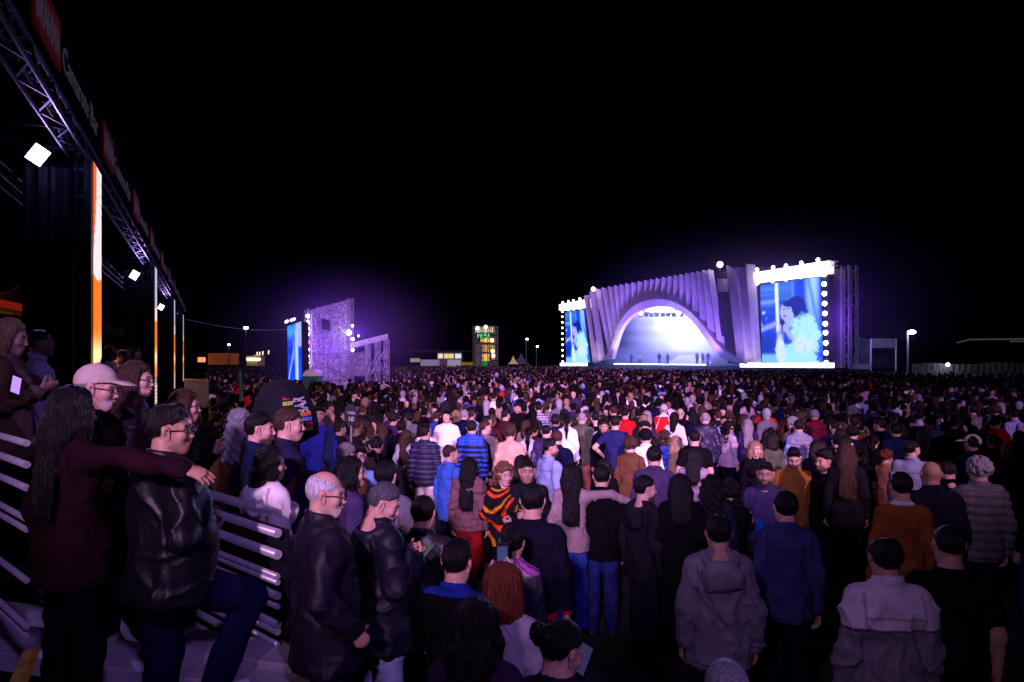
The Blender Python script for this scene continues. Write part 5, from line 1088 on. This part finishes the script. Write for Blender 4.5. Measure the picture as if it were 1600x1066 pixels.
# --- field, middle rows
M_ = [
 (1385, 704, 60, 'f', 'curly', HAU, 'jumper', (.34, .15, .085), BLK, 'curly auburn haired person in brown jumper resting chin on hand', 'brown jumper curly person', dict(glasses=True, Rr='chin', L='crossed', yaw=20, h=1.5)),
 (1425, 688, 40, 'm', 'short', HB, 'shirt', (.26, .30, .46), DJ, 'bearded person in pale blue shirt leaning behind the brown jumper', 'leaning pale blue shirt person', dict(head='beard', yaw=40, fat=.03)),
 (1519, 680, -10, 'm', 'short', HD, 'jacket', NAVY, DJ, 'person in white cap and navy jacket near the right edge', 'white cap person', dict(hat='cap', hatcol=WHT, hatyaw=-40)),
 (1476, 659, 8, 'm', 'short', HB, 'jumper', (.012, .014, .06), DJ, 'person in navy jumper left of the white cap wearer', 'navy jumper person', {}),
 (1520, 634, 5, 'm', 'short', HD, 'shirt', TAU, DJ, 'person in taupe shirt behind the white cap wearer', 'taupe shirt person', dict(fat=.03)),
 (1575, 694, 20, 'f', 'long', HLB, 'jacket', PUR, BLK, 'blonde person in purple jacket at the right edge', 'blonde purple jacket person', dict(yaw=-40)),
 (1180, 690, 170, 'f', 'long', HLB, 'jumper', BLK, BLK, 'blonde person in black facing the camera', 'blonde camera facing person', {}),
 (1196, 722, 205, 'm', 'fade', HB, 'shirt', (.05, .035, .11), DJ, 'bearded person in dark purple shirt facing the camera with blue cup', 'dark purple shirt person', dict(head='beard', Rr='cup', skin=S2)),
 (1248, 656, 8, 'm', 'short', HD, 'vest', (.24, .22, .30), DJ, 'person in padded pale grey vest over blue sleeves', 'padded grey vest person', dict(under=LBL)),
 (1273, 640, 15, 'm', 'short', HG, 'shirt', (.20, .012, .035), DJ, 'grey haired person in dark red polo shirt', 'dark red polo person', dict(yaw=15)),
 (1240, 700, 200, 'm', 'fade', HB, 'jacket', (.22, .09, .02), DJ, 'bearded person in ochre jacket looking down', 'ochre jacket person', dict(head='beard', pitch=20, skin=S2)),
 (1321, 682, 88, 'm', 'short', HB, 'jacket', BLK, DJ, 'short dark haired person in profile with brightly lit face', 'brightly lit profile person', {}),
 (1322, 694, 20, 'f', 'verylong', HBR, 'jacket', CHAR, BLK, 'person with long streaked brown hair below the lit profile', 'streaked brown hair person', dict(Y=7.3)),
 (1288, 704, 250, 'm', 'full', HB, 'jumper', BLK, DJ, 'bearded person in black facing left beside streaked brown hair', None, dict(head='beard', skin=S2)),
 (1037, 632, 8, 'm', 'short', HG, 'jacket', RED, (.55, .50, .58), 'person in bright red jacket and white trousers', 'red jacket person', dict(pat='raglan', hat='cap', hatcol=(.4, .38, .42), h=1.78)),
 (977, 638, 10, 'm', 'short', HB, 'tee', (.42, .01, .015), DJ, 'person in bright red t-shirt left of the red jacket', 'red t-shirt person', dict(yaw=20)),
 (961, 650, 6, 'm', 'short', HD, 'tee', (.016, .016, .075), BLK, 'person in navy t-shirt with hand on hip seen from behind', 'navy t-shirt person', dict(L='hips', Y=11.6, fat=.01)),
 (909, 644, 8, 'm', 'buzz', HG, 'jacket', OLV, (.28, .09, .06), 'person in olive bomber jacket and rust trousers', 'olive bomber person', dict(pat='darkhem', seed=7, h=1.8)),
 (1009, 671, 10, 'm', 'short', HB, 'shirt', WHT, BLK, 'person in white shirt and black woolly hat', 'black woolly hat person', dict(hat='beanie', hatcol=BLK)),
 (985, 684, 15, 'f', 'curly', HBR, 'jacket', BRN, BLK, 'curly brown haired person left of the black woolly hat', None, dict(Y=9)),
 (1022, 697, 10, 'm', 'short', HB, 'jacket', (.05, .03, .085), DJ, 'person in dusky purple jacket in front of the woolly hat', 'dusky purple jacket person', dict(Y=7.6, seed=8)),
 (893, 726, 8, 'f', 'verylong', HB, 'jumper', (.28, .20, .20), (.03, .06, .35), 'long black haired person in dusty beige jumper hugging a companion', 'beige jumper hugging person', dict(Rr=((.25, .06, .0), (.45, .14, -.10), 'relax'), Y=6.8, h=1.66)),
 (940, 727, 8, 'm', 'short', HB, 'jacket', BLK, JEAN, 'person in black jacket hugged by the beige jumper person', 'hugged black jacket person', dict(L='waist', Y=6.95, h=1.74)),
 (1007, 743, 60, 'm', 'short', HB, 'hoodie', (.012, .01, .016), DJ, 'bearded person in black hooded top turned to the right', 'black hooded top person', dict(head='beard', yaw=20, Y=6.2)),
 (1063, 742, 10, 'f', 'long', HB, 'coat', BLK, BLK, 'dark haired person in long black coat right of black hooded top', None, dict(Y=6.0)),
 (1112, 744, 10, 'f', 'wavy', HB, 'coat', (.015, .014, .03), BLK, 'wavy haired person in dark coat before the grey parka', None, dict(Y=6.1)),
 (1102, 644, 12, 'm', 'fringe', HG, 'leather', (.02, .016, .045), DJ, 'balding person in shiny dark leather jacket right of the red jacket', 'balding leather jacket person', dict(seed=9, h=1.8)),
 (1084, 700, 20, 'f', 'long', HB, 'jumper', (.30, .22, .28), BLK, 'dark haired person in pale mauve jumper with hand raised', 'pale mauve jumper person', dict(Rr='chin', Y=8.2)),
 (1085, 672, 8, 'm', 'short', HB, 'tee', BLK, DJ, 'broad person in black t-shirt left of balding leather jacket', None, dict(fat=.03)),
 (1168, 655, 12, 'f', 'verylong', (.25, .22, .24), 'jacket', PUR, BLK, 'person with long pale braids in purple jacket', 'pale braids person', dict(skin=S2)),
 (1138, 660, 60, 'f', 'curlylong', HB, 'jumper', (.4, .3, .36), BLK, 'curly black haired person in profile in pale pink', 'pale pink curly person', dict(yaw=20)),
 (1063, 638, 200, 'm', 'fringe', HG, 'jacket', BLK, DJ, 'grey haired person with glasses facing left behind the red jacket', None, dict(head='old', glasses=True, Y=15.5)),
 (1188, 632, 8, 'm', 'curly', HB, 'puffer', (.03, .02, .05), DJ, 'person in dark quilted jacket behind the pale braids', 'dark quilted jacket person', {}),
 (634, 672, 30, 'f', 'verylong', HBR, 'coat', (.60, .56, .60), BLK, 'brown haired person in belted white coat', 'belted white coat person', dict(yaw=-20)),
 (664, 666, 12, 'm', 'fade', HD, 'puffer', (.022, .018, .05), CREAM, 'person in dark ribbed puffer jacket and white trousers', 'dark ribbed puffer person', dict(pat='navystripe', yaw=20)),
 (704, 694, 50, 'm', 'receding', HBR, 'shirt', (.05, .13, .50), DJ, 'person in bright blue untucked shirt looking right', 'bright blue shirt person', dict(yaw=25, fat=.02)),
 (737, 657, 8, 'm', 'short', HD, 'puffer', BLU, BLK, 'person in blue striped puffer jacket seen from behind', 'blue striped puffer person', dict(pat='bluestripe', h=1.8)),
 (733, 716, 14, 'f', 'verylong', HB, 'fur', (.17, .085, .09), (.22, .012, .012), 'person in tiered brown fur jacket and dark red trousers', 'brown fur jacket person', dict(h=1.66)),
 (797, 665, 6, 'm', 'full', HBR, 'jumper', PEACH, DJ, 'person in plain peach jumper seen from behind', 'peach jumper person', {}),
 (826, 668, 10, 'f', 'pony', HB, 'jumper', WHT, BLK, 'black pony tailed person in white top right of the peach jumper', 'white top pony tail person', {}),
 (815, 712, 30, 'f', 'long', HB, 'coat', (.03, .02, .03), BLK, 'long black haired person below the white top', None, dict(Y=8.4)),
 (788, 726, 165, 'f', 'curlylong', (.15, .075, .035), 'jumper', BLK, BLK, 'curly haired person in black, orange and yellow jumper facing the camera', 'orange and black jumper person', dict(pat='autumn', L='cup', Rr='front', h=1.64, yaw=-12, Y=7.2)),
 (824, 718, 190, 'm', 'fade', HB, 'jacket', (.010, .009, .014), DJ, 'short haired person in black facing the camera beside the orange jumper', 'camera facing black jacket person', dict(skin=S2, yaw=-12)),
 (859, 686, 55, 'm', 'fade', HB, 'shirt', (.26, .31, .50), DJ, 'bearded person in tight pale blue shirt looking back', 'tight pale blue shirt person', dict(head='beard', skin=S2, yaw=35)),
 (870, 672, 8, 'm', 'short', HBR, 'jacket', NAVY, DJ, 'person in navy jacket with bag strap left of the olive bomber', None, {}),
 (886, 650, 8, 'f', 'pony', HB, 'jumper', WHT, BLK, 'dark haired person in white hooded top behind the olive bomber', None, dict(Y=12.4)),
 (842, 630, 8, 'm', 'short', HD, 'jumper', LAV, DJ, 'person in horizontally striped pale jumper', 'striped jumper person', dict(pat='breton')),
 (826, 626, 175, 'f', 'verylong', HBR, 'shirt', (.45, .42, .5), DJ, 'long haired person in pale shirt facing the camera', 'pale shirt camera facing person', {}),
 (771, 614, 5, 'm', 'buzz', HB, 'tee', WHT, DJ, 'tall person in clean white t-shirt seen from behind', 'white t-shirt person', dict(h=1.86, skin=S2)),
 (790, 640, 15, 'm', 'short', HD, 'jumper', MAR, DJ, 'person in maroon jumper in front of the white t-shirt', 'maroon jumper person', dict(yaw=30)),
 (808, 630, 170, 'm', 'short', HD, 'jacket', BLK, DJ, 'short haired person in black facing the camera near the white t-shirt', None, {}),
 (758, 657, 30, 'm', 'short', HBR, 'jumper', TAU, DJ, 'person in taupe top looking right beyond the striped puffer', 'taupe top person', dict(yaw=40)),
 (701, 652, 150, 'f', 'long', HB, 'jumper', (.38, .012, .012), BLK, 'dark haired person in red top turned to the camera', 'red top person', {}),
 (725, 640, 10, 'm', 'short', HG, 'jacket', NAVY, DJ, 'grey haired person in navy jacket behind the striped puffer', None, {}),
 (660, 628, 10, 'm', 'short', HB, 'tee', (.34, .32, .42), DJ, 'person in pale grey t-shirt behind the ribbed puffer', None, {}),
 (700, 620, 160, 'f', 'hood', HB, 'hoodie', WHT, BLK, 'person with a white hood up turned sideways', 'white hood person', {}),
 (649, 611, 20, 'm', 'buzz', HG, 'jumper', (.28, .22, .26), DJ, 'cropped haired person in pale pink jumper', None, {}),
 (553, 612, 100, 'm', 'short', HD, 'hoodie', WHT, DJ, 'person in white hooded top behind the oval sign', 'white hooded top person by the sign', dict(h=1.8)),
 (362, 616, 60, 'm', 'short', HB, 'jacket', (.30, .62, .02), BLK, 'steward in fluorescent yellow green jacket bending forward', 'fluorescent jacket person', dict(lean=.18, pitch=10)),
 (346, 614, 30, 'f', 'bob', HLB, 'shirt', (.5, .3, .4), DJ, 'person in pink top left of the fluorescent jacket', None, {}),
 (1118, 615, 8, 'm', 'short', HBR, 'shirt', (.5, .46, .5), DJ, 'person in white shirt beyond the balding leather jacket', None, {}),
 (1168, 612, 8, 'm', 'short', HB, 'hoodie', (.14, .22, .45), DJ, 'person in pale blue hooded top beyond the quilted jacket', None, {}),
 (1452, 650, 10, 'm', 'short', HBR, 'shirt', (.32, .30, .42), DJ, 'person in pale lilac shirt left of the navy jumper', None, {}),
 (1585, 640, 8, 'm', 'short', HB, 'shirt', (.30, .28, .44), DJ, 'person in lilac shirt by the right edge', None, {}),
 (1400, 662, 10, 'm', 'short', HB, 'jacket', (.012, .016, .07), DJ, 'person in dark blue jacket behind the leaning pale shirt', None, dict(fat=.02)),
]
for px, py, fc, sx, hr, hc, tp, tc, lc, lb, rf, kw in M_:
    kw = dict(kw)
    if hr == 'hood': kw.update(hat='hood', hatcol=tc); hr = 'short'
    if rf == 'steward': pass
    H(px, py, fc, sx, hr, hc, tp, tc, lc, lb.replace('steward', 'person'), rf, **kw)
cp = empty('drinking_cup', P(1188, 826, 5.65)); tag(cp, 'bright blue plastic cup held by the dark purple shirt person', 'cup')
b = MB(); b.tube((0, 0, -.065), (0, 0, .065), .032, 14, .044); b.build('cup_body', mat('blue_plastic', (.01, .10, .55), .35, emit=(0, .1, .5), strength=.0), cp)
# umbrella
ue = empty('umbrella', P(447, 655, 5.6)); tag(ue, 'black parasol with white BAR lettering and coloured blocks behind the brown strap person', 'umbrella'); uo = Vector(ue.location)
axs = Vector((-.22, -.12, .97)).normalized(); ax1 = axs.orthogonal().normalized(); ax1 = Vector((1, 0, .22)).normalized(); ax1 = (ax1-axs*ax1.dot(axs)).normalized(); ax2 = axs.cross(ax1)
UR = (.245, .30, .36); uc = uo+axs*-.03
def dome(d, k=1): return uc+(ax1*d[0]*UR[0]+ax2*d[1]*UR[1]+axs*d[2]*UR[2])*k
b = MB(); nr, ns = 18, 48; V = []
for sgn in (1, .985):
    for j in range(nr+1):
        th = math.pi*.64*j/nr
        for i in range(ns):
            f = 2*math.pi*i/ns; sc_ = sgn*(1-.035*abs(math.sin(f*4))*(j/nr)); V.append(dome((math.sin(th)**.8*math.cos(f), math.sin(th)**.8*math.sin(f), math.cos(th)), sc_)-uo)
b.V = [tuple(v) for v in V]; n0 = (nr+1)*ns
for j in range(nr):
    for i in range(ns):
        a, c = j*ns+i, j*ns+(i+1) % ns; b.Fc.append((a, a+ns, c+ns, c)); b.Fc.append((n0+a, n0+c, n0+c+ns, n0+a+ns))
for i in range(ns): a, c = nr*ns+i, nr*ns+(i+1) % ns; b.Fc.append((a, n0+a, n0+c, c))
b.build('canopy', mat('black_parasol_cloth', (.006, .005, .010), .9, var=.15, vscale=6), ue, True)
b = MB(); b.tube(dome((0, 0, .98))-uo, uc-axs*1.6-uo, .014); b.build('pole', STEEL, ue)
MI = Matrix((ax1/UR[0], ax2/UR[1], axs/UR[2]))
def ondome(px, py):      # point of the canopy seen at this place
    o_ = Vector((0, 0, CAMZ)); d = P(px, py, 1)-o_; a, b_ = MI @ (o_-uc), MI @ d
    A_, B_, C_ = b_.dot(b_), 2*a.dot(b_), a.dot(a)-1; D_ = max(0, B_*B_-4*A_*C_); t = (-B_-math.sqrt(D_))/(2*A_)
    p = o_+d*t; return p+(p-uc).normalized()*.006-uo
tx = text('lettering', 'BAR', 1, mat('white_print', (.75, .72, .75), .7), (0, 0, 0), (1, 0, 0), (0, 0, 1), ue, 2.2, bold=.028)
for v in tx.data.vertices:
    q, w_ = v.co.x/2.2, v.co.z; v.co = ondome(484-10*q-20*w_, 646-26*q+(1-q)*w_*1-w_*-1)
for nm, rows in (('red_block', ((442, 623, 14), (477, 663, 11))), ('green_block', ((442, 632, 16), (470, 671, 19))), ('orange_block', ((470, 648, 16),)), ('blue_block', ((472, 655.5, 15),))):
    b = MB()
    for x, y, w_ in rows:
        k = max(3, round(w_/4))
        for i in range(k):
            xa, xb = x+w_*i/k, x+w_*(i+.78)/k; b.quad(ondome(xa, y+3-.06*(xa-x)*2), ondome(xb, y+3-.06*(xb-x)*2), ondome(xb, y-3-.06*(xb-x)*2), ondome(xa, y-3-.06*(xa-x)*2))
    b.build(nm, mat(nm, {'red_block': (.6, .02, .02), 'green_block': (.35, .42, .05), 'orange_block': (.75, .16, .02), 'blue_block': (.08, .20, .65)}[nm], .7), ue)
# oval sign on a pole, green tube, grey barrier
sg = empty('oval_sign', P(548, 693, 9)); tag(sg, 'black oval sign on a pole with white lettering in front of white hooded top', 'sign'); go_ = Vector(sg.location)
b = MB(); c = P(548, 648, 9)-go_; N_ = 28; ring = [(c.x+.085*math.cos(6.2832*i/N_), c.z+.145*math.sin(6.2832*i/N_)) for i in range(N_)]
for y in (c.y-.012, c.y+.012): b.V += [(x, y, zz) for x, zz in ring]
b.Fc += [tuple(range(N_)), tuple(range(2*N_-1, N_-1, -1))]+[(i, N_+i, N_+(i+1) % N_, (i+1) % N_) for i in range(N_)]
b.build('board', mat('black_board', (.010, .010, .012), .5), sg); MB().tube((0, .02, -1.2), (c.x, c.y+.02, c.z-.10), .014).build('pole', STEEL, sg)
WP = mat('white_lettering', (.7, .68, .7), .7)
text('lettering', 'CAIXA', .034, WP, P(543, 646.5, 8.985)-go_, (1, 0, -.12), (.12, 0, 1), sg, .10); text('lettering', '10', .060, WP, P(545, 658, 8.985)-go_, (1, 0, -.12), (.12, 0, 1), sg, .06)
gs = MB(); A, B = P(376.5, 628, 17), P(375, 577, 17.2); [gs.tube(A.lerp(B, i/8), A.lerp(B, (i+1)/8), .035 if 0 < i else .02, 10, .035 if i < 7 else .012) for i in range(8)]
tag(gs.build('inflatable_stick', mat('green_film', (.06, .42, .22), .35)), 'tall green inflatable stick held up behind the fluorescent jacket', 'inflatable stick')
gb = empty('barrier', P(307, 600, 24)); tag(gb, 'grey boxed barrier panel right of the farthest light tower', 'barrier'); A, B = P(288, 593, 24), P(325, 594.5, 24)
MB().hull([(A.x-gb.location.x, 0, -gb.location.z), (B.x-gb.location.x, 0, -gb.location.z), (B.x-gb.location.x, .08, -gb.location.z), (A.x-gb.location.x, .08, -gb.location.z)]+[(A.x-gb.location.x, 0, A.z-gb.location.z), (B.x-gb.location.x, 0, B.z-gb.location.z), (B.x-gb.location.x, .08, B.z-gb.location.z), (A.x-gb.location.x, .08, A.z-gb.location.z)]).build('panel', mat('grey_panel', (.25, .23, .28), .7, var=.2), gb)
MB().tube((A.x-gb.location.x, -.02, A.z-gb.location.z), (B.x-gb.location.x, -.02, B.z-gb.location.z), .03).build('top_rail', STEEL, gb)
# ------------------------------------------------------------------ performers on the stage
perf = [(986, 2.2, 'm', 'short', BLK, 'performer in black at the far left of the stage'), (1000, 3.0, 'm', 'short', WHT, 'performer in white beside the stage drums'), (1030, 3.2, 'm', 'full', NAVY, 'performer standing centre stage in dark blue'), (1043, 3.6, 'f', 'long', GRY, 'long haired performer in grey at centre stage'), (1089, 1.0, 'm', 'short', LAV, 'performer in pale clothes left of two others at stage right'), (1098, .6, 'f', 'long', BLK, 'performer in dark top and pale trousers at stage right'), (1106.5, 1.3, 'm', 'short', BLK, 'rightmost performer, dark clothed, by the arch')]
for x, of, sx, hr, tc, lb in perf:
    q = ST(x, 570, of-1.5); q.z = 2.03
    person(q, 200, 1.8 if sx == 'm' else 1.7, sx, hr, HD, 'jacket', tc, WHT if 'pale trousers' in lb else BLK, lb, Rr='cup', L='down', group='performers on the stage')
# ------------------------------------------------------------------ the rest of the people one can tell apart
rng = random.Random(11)
taken = [(r[0], r[1], r[2]) for r in REFS]
pos = [((r[0]-800)/F*r[2], r[2]) for r in REFS]
def free(x, y, px, py, d, s):
    for (qx, qy, qY), (hx, hy) in zip(taken, pos):
        if (hx-x)**2+(hy-y)**2 < d*d*(1 if hy < 9 else .72): return False
        sq = F/qY
        if y < qY-.05 and abs(px-qx) < .17*s+.10*sq and py < qy+(.42 if yy > 10.5 else .66)*sq and py+.9*s > qy: return False      # would hide someone already placed
    return True
COLS = [('black', BLK, 17), ('charcoal', CHAR, 8), ('navy', NAVY, 6), ('dark purple', PUR, 4), ('grey', GRY, 4), ('white', WHT, 5), ('pale lavender', LAV, 4), ('blue', BLU, 3), ('pale blue', LBL, 2), ('maroon', MAR, 3), ('beige', BEI, 2), ('brown', BRN, 3), ('red', (.40, .015, .02), 1.4), ('olive', OLV, 1.5), ('pale pink', (.42, .26, .30), 2)]
HAIRC = [('black', HB, 8), ('dark brown', HD, 6), ('brown', HBR, 5), ('blonde', HLB, .8), ('grey', HG, 1.1)]
MH = [('short {} hair', 'short'), ('full {} hair', 'full'), ('faded {} hair', 'fade'), ('receding {} hair', 'receding'), ('cropped {} hair', 'buzz'), ('swept {} hair', 'swept'), ('curly {} hair', 'curly')]
FH = [('long {} hair', 'long'), ('very long {} hair', 'verylong'), ('wavy {} hair', 'wavy'), ('a {} pony tail', 'pony'), ('a {} bun', 'bun'), ('a {} bob', 'bob'), ('long {} curls', 'curlylong')]
TOPS = [('jacket', 'jacket', 5), ('coat', 'coat', 3), ('puffer jacket', 'puffer', 2), ('shirt', 'shirt', 4), ('hooded top', 'hoodie', 3), ('t-shirt', 'tee', 2), ('leather jacket', 'leather', 1.5), ('jumper', 'jumper', 3)]
POSES = [dict(), dict(L='front', Rr='front'), dict(L='phone', Rr='phone', pitch=12), dict(yaw=32), dict(yaw=-32), dict(L='crossed', Rr='crossed'), dict(Rr='phoneup', L='down')]
pick = lambda t: rng.choices(t, [q[-1] for q in t])[0]
cand = []
Y = 6.0
while Y < 23:
    n = int(1.5*Y/.42)
    for i in range(n):
        yy = Y+rng.uniform(-.25, .25); xx = (-.62+1.40*(i+rng.random())/n)*yy; cand.append((yy, xx))
    Y += .42
cand.sort(); NIND = 300-len(REFS)-len(perf); made = 0; nph = 0; used = set(); GEN = []
for yy, xx in cand:
    if made >= NIND: break
    px = 800+F*xx/yy
    if (Vector((xx, yy, 0))-G(10.55)).dot(GN) < .9 or px > 1640 or (px < 300 and yy < 20) or (px < 640 and yy < 6.8): continue
    if 885 < px < 985 and yy < 7.5: continue
    sx = rng.choice('mf'); h = rng.gauss(1.63, .05) if sx == 'f' else rng.gauss(1.745, .06); py = HY+F*(CAMZ-h)/yy
    if not free(xx, yy, px, py, .46, F/yy): continue
    cn, cc, _ = pick(COLS); hn, hc, _ = pick(HAIRC); hp_, hk = rng.choice(MH if sx == 'm' else FH); tn, tk, _ = pick(TOPS)
    if yy < 10.5 and cn not in ('charcoal', 'navy', 'dark purple', 'brown'): cn, cc = 'black', BLK
    pose = rng.choice(POSES) if rng.random() < .6 else {}
    fc = math.degrees(math.atan2(25-xx, 95-yy))+rng.gauss(0, 20); fc = fc+180 if rng.random() < .10 else fc
    base = f'person in {cn} {tn} with {hp_.format(hn)}'
    lab = None
    for (qx, qy, qY, rf) in sorted(REFS, key=lambda q: (q[0]-px)**2+(q[1]-py)**2*2):
        if rf is None: continue
        rel = ('behind' if yy > qY+.4 and abs(px-qx) < 40 else 'in front of' if yy < qY-.4 and abs(px-qx) < 40 else 'right of' if px > qx else 'left of')
        t = f'{base} {rel} {rf}'
        if len(t.split()) <= 16 and t not in used: lab = t; break
    if not lab: continue
    used.add(lab)
    up = yy > 9 and nph < 9 and rng.random() < .06
    if up: pose = dict(Rr='phoneup', L='phoneup')
    o = person((xx, yy, 0), fc, h, sx, hk, hc, tk, cc, rng.choice((DJ, BLK, JEAN, DJ)), lab, skin=rng.choice((S1, S1, S2, S2, S3)), group='people standing in the field', **pose)
    if up:
        nph += 1; J = joints(sx, **pose); q_ = (J['wr', 1]+J['wr', -1])/2+A3(0, .05, .13); phone(world(o, q_), world(o, J['hc'])-world(o, q_), 'lit phone raised by '+base, (.5, .55, .8), 1.2)
    taken.append((px, py, yy)); pos.append((xx, yy)); made += 1; last = yy
print('individuals', len(REFS), made, 'to', last)

# ------------------------------------------------------------------ the crowd beyond, one body of people past counting
def lowperson(h, zc, fem, arms):
    s = Solid((-.45, -.35, zc-.1), (.45, .5, 1.95), h, .03); J = joints('f' if fem else 'm', **arms)
    torso(s, J, .025, .80)
    for q in (-1, 1): arm(s, J, q, .02)
    s.clip(lambda x, y, z: zc-z); V0, Q0 = s.mesh()
    s = Solid((-.25, -.35, 1.2), (.25, .3, 1.95), h*.8, .02); hc = J['hc']
    s.add(hc+A3(0, -.01, .02), ra=1, sc=(.083, .10, .105)); s.add(hc+A3(0, .01, -.05), ra=.068)
    s.add(hc+A3(0, -.02, -.07), hc+A3(0, -.03, -.16), .055)
    if fem: s.add(hc+A3(0, -.05, .02), hc+A3(0, -.08, -.22 if arms else -.08), .085, .07)
    V1, Q1 = s.mesh(); x, y, z = (V1-hc).T
    face = (y > .045+.10*np.clip(z-.03, 0, 1)*3-.15*np.clip(-.03-z, 0, .2)*(not fem)) & (z < .06) | ((z < -.075) & (np.abs(y) < .09) & (not fem))
    return V0, Q0, V1, Q1, face
def stamp(kinds, X, Yv, face, sc, rs):
    Vs, Qs, Cs, n = [], [], [], 0; which = rs.randint(0, len(kinds), len(X))
    tc = np.array([c[1] for c in COLS]); tw = np.array([c[2] for c in COLS], float); hcs = np.array([c[1] for c in HAIRC]); hw = np.array([c[2] for c in HAIRC])
    for k, (V0, Q0, V1, Q1, fm) in enumerate(kinds):
        m = which == k; N = int(m.sum())
        if not N: continue
        V = np.concatenate([V0, V1]); Q = np.concatenate([Q0, Q1+len(V0)]); nv = len(V)
        a = -np.radians(face[m]); ca, sa = np.cos(a)[:, None], np.sin(a)[:, None]; s = sc[m][:, None]
        W = np.stack([(V[None, :, 0]*ca-V[None, :, 1]*sa)*s+X[m][:, None], (V[None, :, 0]*sa+V[None, :, 1]*ca)*s+Yv[m][:, None], V[None, :, 2]*s], -1)
        top = tc[rs.choice(len(tc), N, p=tw/tw.sum())]*rs.uniform(.7, 1.3, (N, 1)); hair = hcs[rs.choice(len(hcs), N, p=hw/hw.sum())]; sk = np.array((S1, S1, S2, S3))[rs.randint(0, 4, N)]
        cap = rs.rand(N) < .035; hair = np.where(cap[:, None], tc[rs.randint(0, len(tc), N)]*1.2, hair)
        C = np.ones((N, nv, 4), np.float32); C[:, :len(V0), :3] = top[:, None]; C[:, len(V0):, :3] = np.where(fm[None, :, None], sk[:, None], hair[:, None])
        Vs.append(W.reshape(-1, 3)); Cs.append(C.reshape(-1, 4)); Qs.append((Q[None]+(np.arange(N)*nv)[:, None, None]).reshape(-1, 4)+n); n += N*nv
    return np.concatenate(Vs), np.concatenate(Qs), np.concatenate(Cs)
rs = np.random.RandomState(4)
P2 = []; Yc = last-2.5
while Yc < 124:
    st = .60+.0035*Yc; xs = np.arange(-.82*Yc-2, .84*Yc+2, st); P2.append(np.stack([xs+rs.uniform(-.3, .3, len(xs)), Yc+rs.uniform(-.3, .3, len(xs))], 1)); Yc += st*.92
P2 = np.concatenate(P2); P2 = P2[rs.rand(len(P2)) > .10]
ds = (P2-SA)@SN; gd = (P2-np.array((-6.48, 10.55)))@np.array((.914, .405)); pxs = 800+F*P2[:, 0]/P2[:, 1]
keep = (ds > 4.5) & (gd > 1.2) & ~((P2[:, 1] > 35) & (P2[:, 1] < 47.5) & (pxs > 440) & (pxs < 612)) & ~((P2[:, 1] > 34) & (P2[:, 1] < 37) & (pxs > 470) & (pxs < 505)) & ~((pxs > 1415) & (P2[:, 1] > 58)) & ~((P2[:, 1] < 25.5) & (pxs < 330))
near = np.zeros(len(P2), bool); q = np.array(pos)
for i in range(0, len(P2), 2000): near[i:i+2000] = (((P2[i:i+2000, None]-q[None])**2).sum(-1) < .27).any(1)
P2 = P2[keep & ~near]; face = np.degrees(np.arctan2(25-P2[:, 0], 95-P2[:, 1]))+rs.normal(0, 24, len(P2)); face = np.where(rs.rand(len(P2)) < .10, face+180, face); scl = rs.normal(.985, .045, len(P2))
AR = (dict(), dict(L='front', Rr='front'), dict(Rr='phoneup')); far = P2[:, 1] > 42; far2 = P2[:, 1] > 75
K1 = [lowperson(.042, .75, f, a) for f in (0, 1) for a in AR]; K2 = [lowperson(.075, 1.1, f, a) for f in (0, 1) for a in AR[:2]]; K3 = [lowperson(.10, 1.25, f, {}) for f in (0, 1)]
CROWD = mat('crowd_mixed', rough=.75, attr='mark', spec=.06)
pieces = [stamp(k, P2[m, 0], P2[m, 1], face[m], scl[m], rs) for k, m in ((K1, ~far), (K2, far & ~far2), (K3, far2))]
V, Q, C = cat(*pieces); cr = link('crowd', npmesh('crowd', V, Q, CROWD, C)); cr['kind'] = 'stuff'; cr['label'] = 'dense dark crowd of people filling the field up to the stage'
print('crowd', len(P2), (~far).sum(), (far & ~far2).sum(), far2.sum(), len(Q))
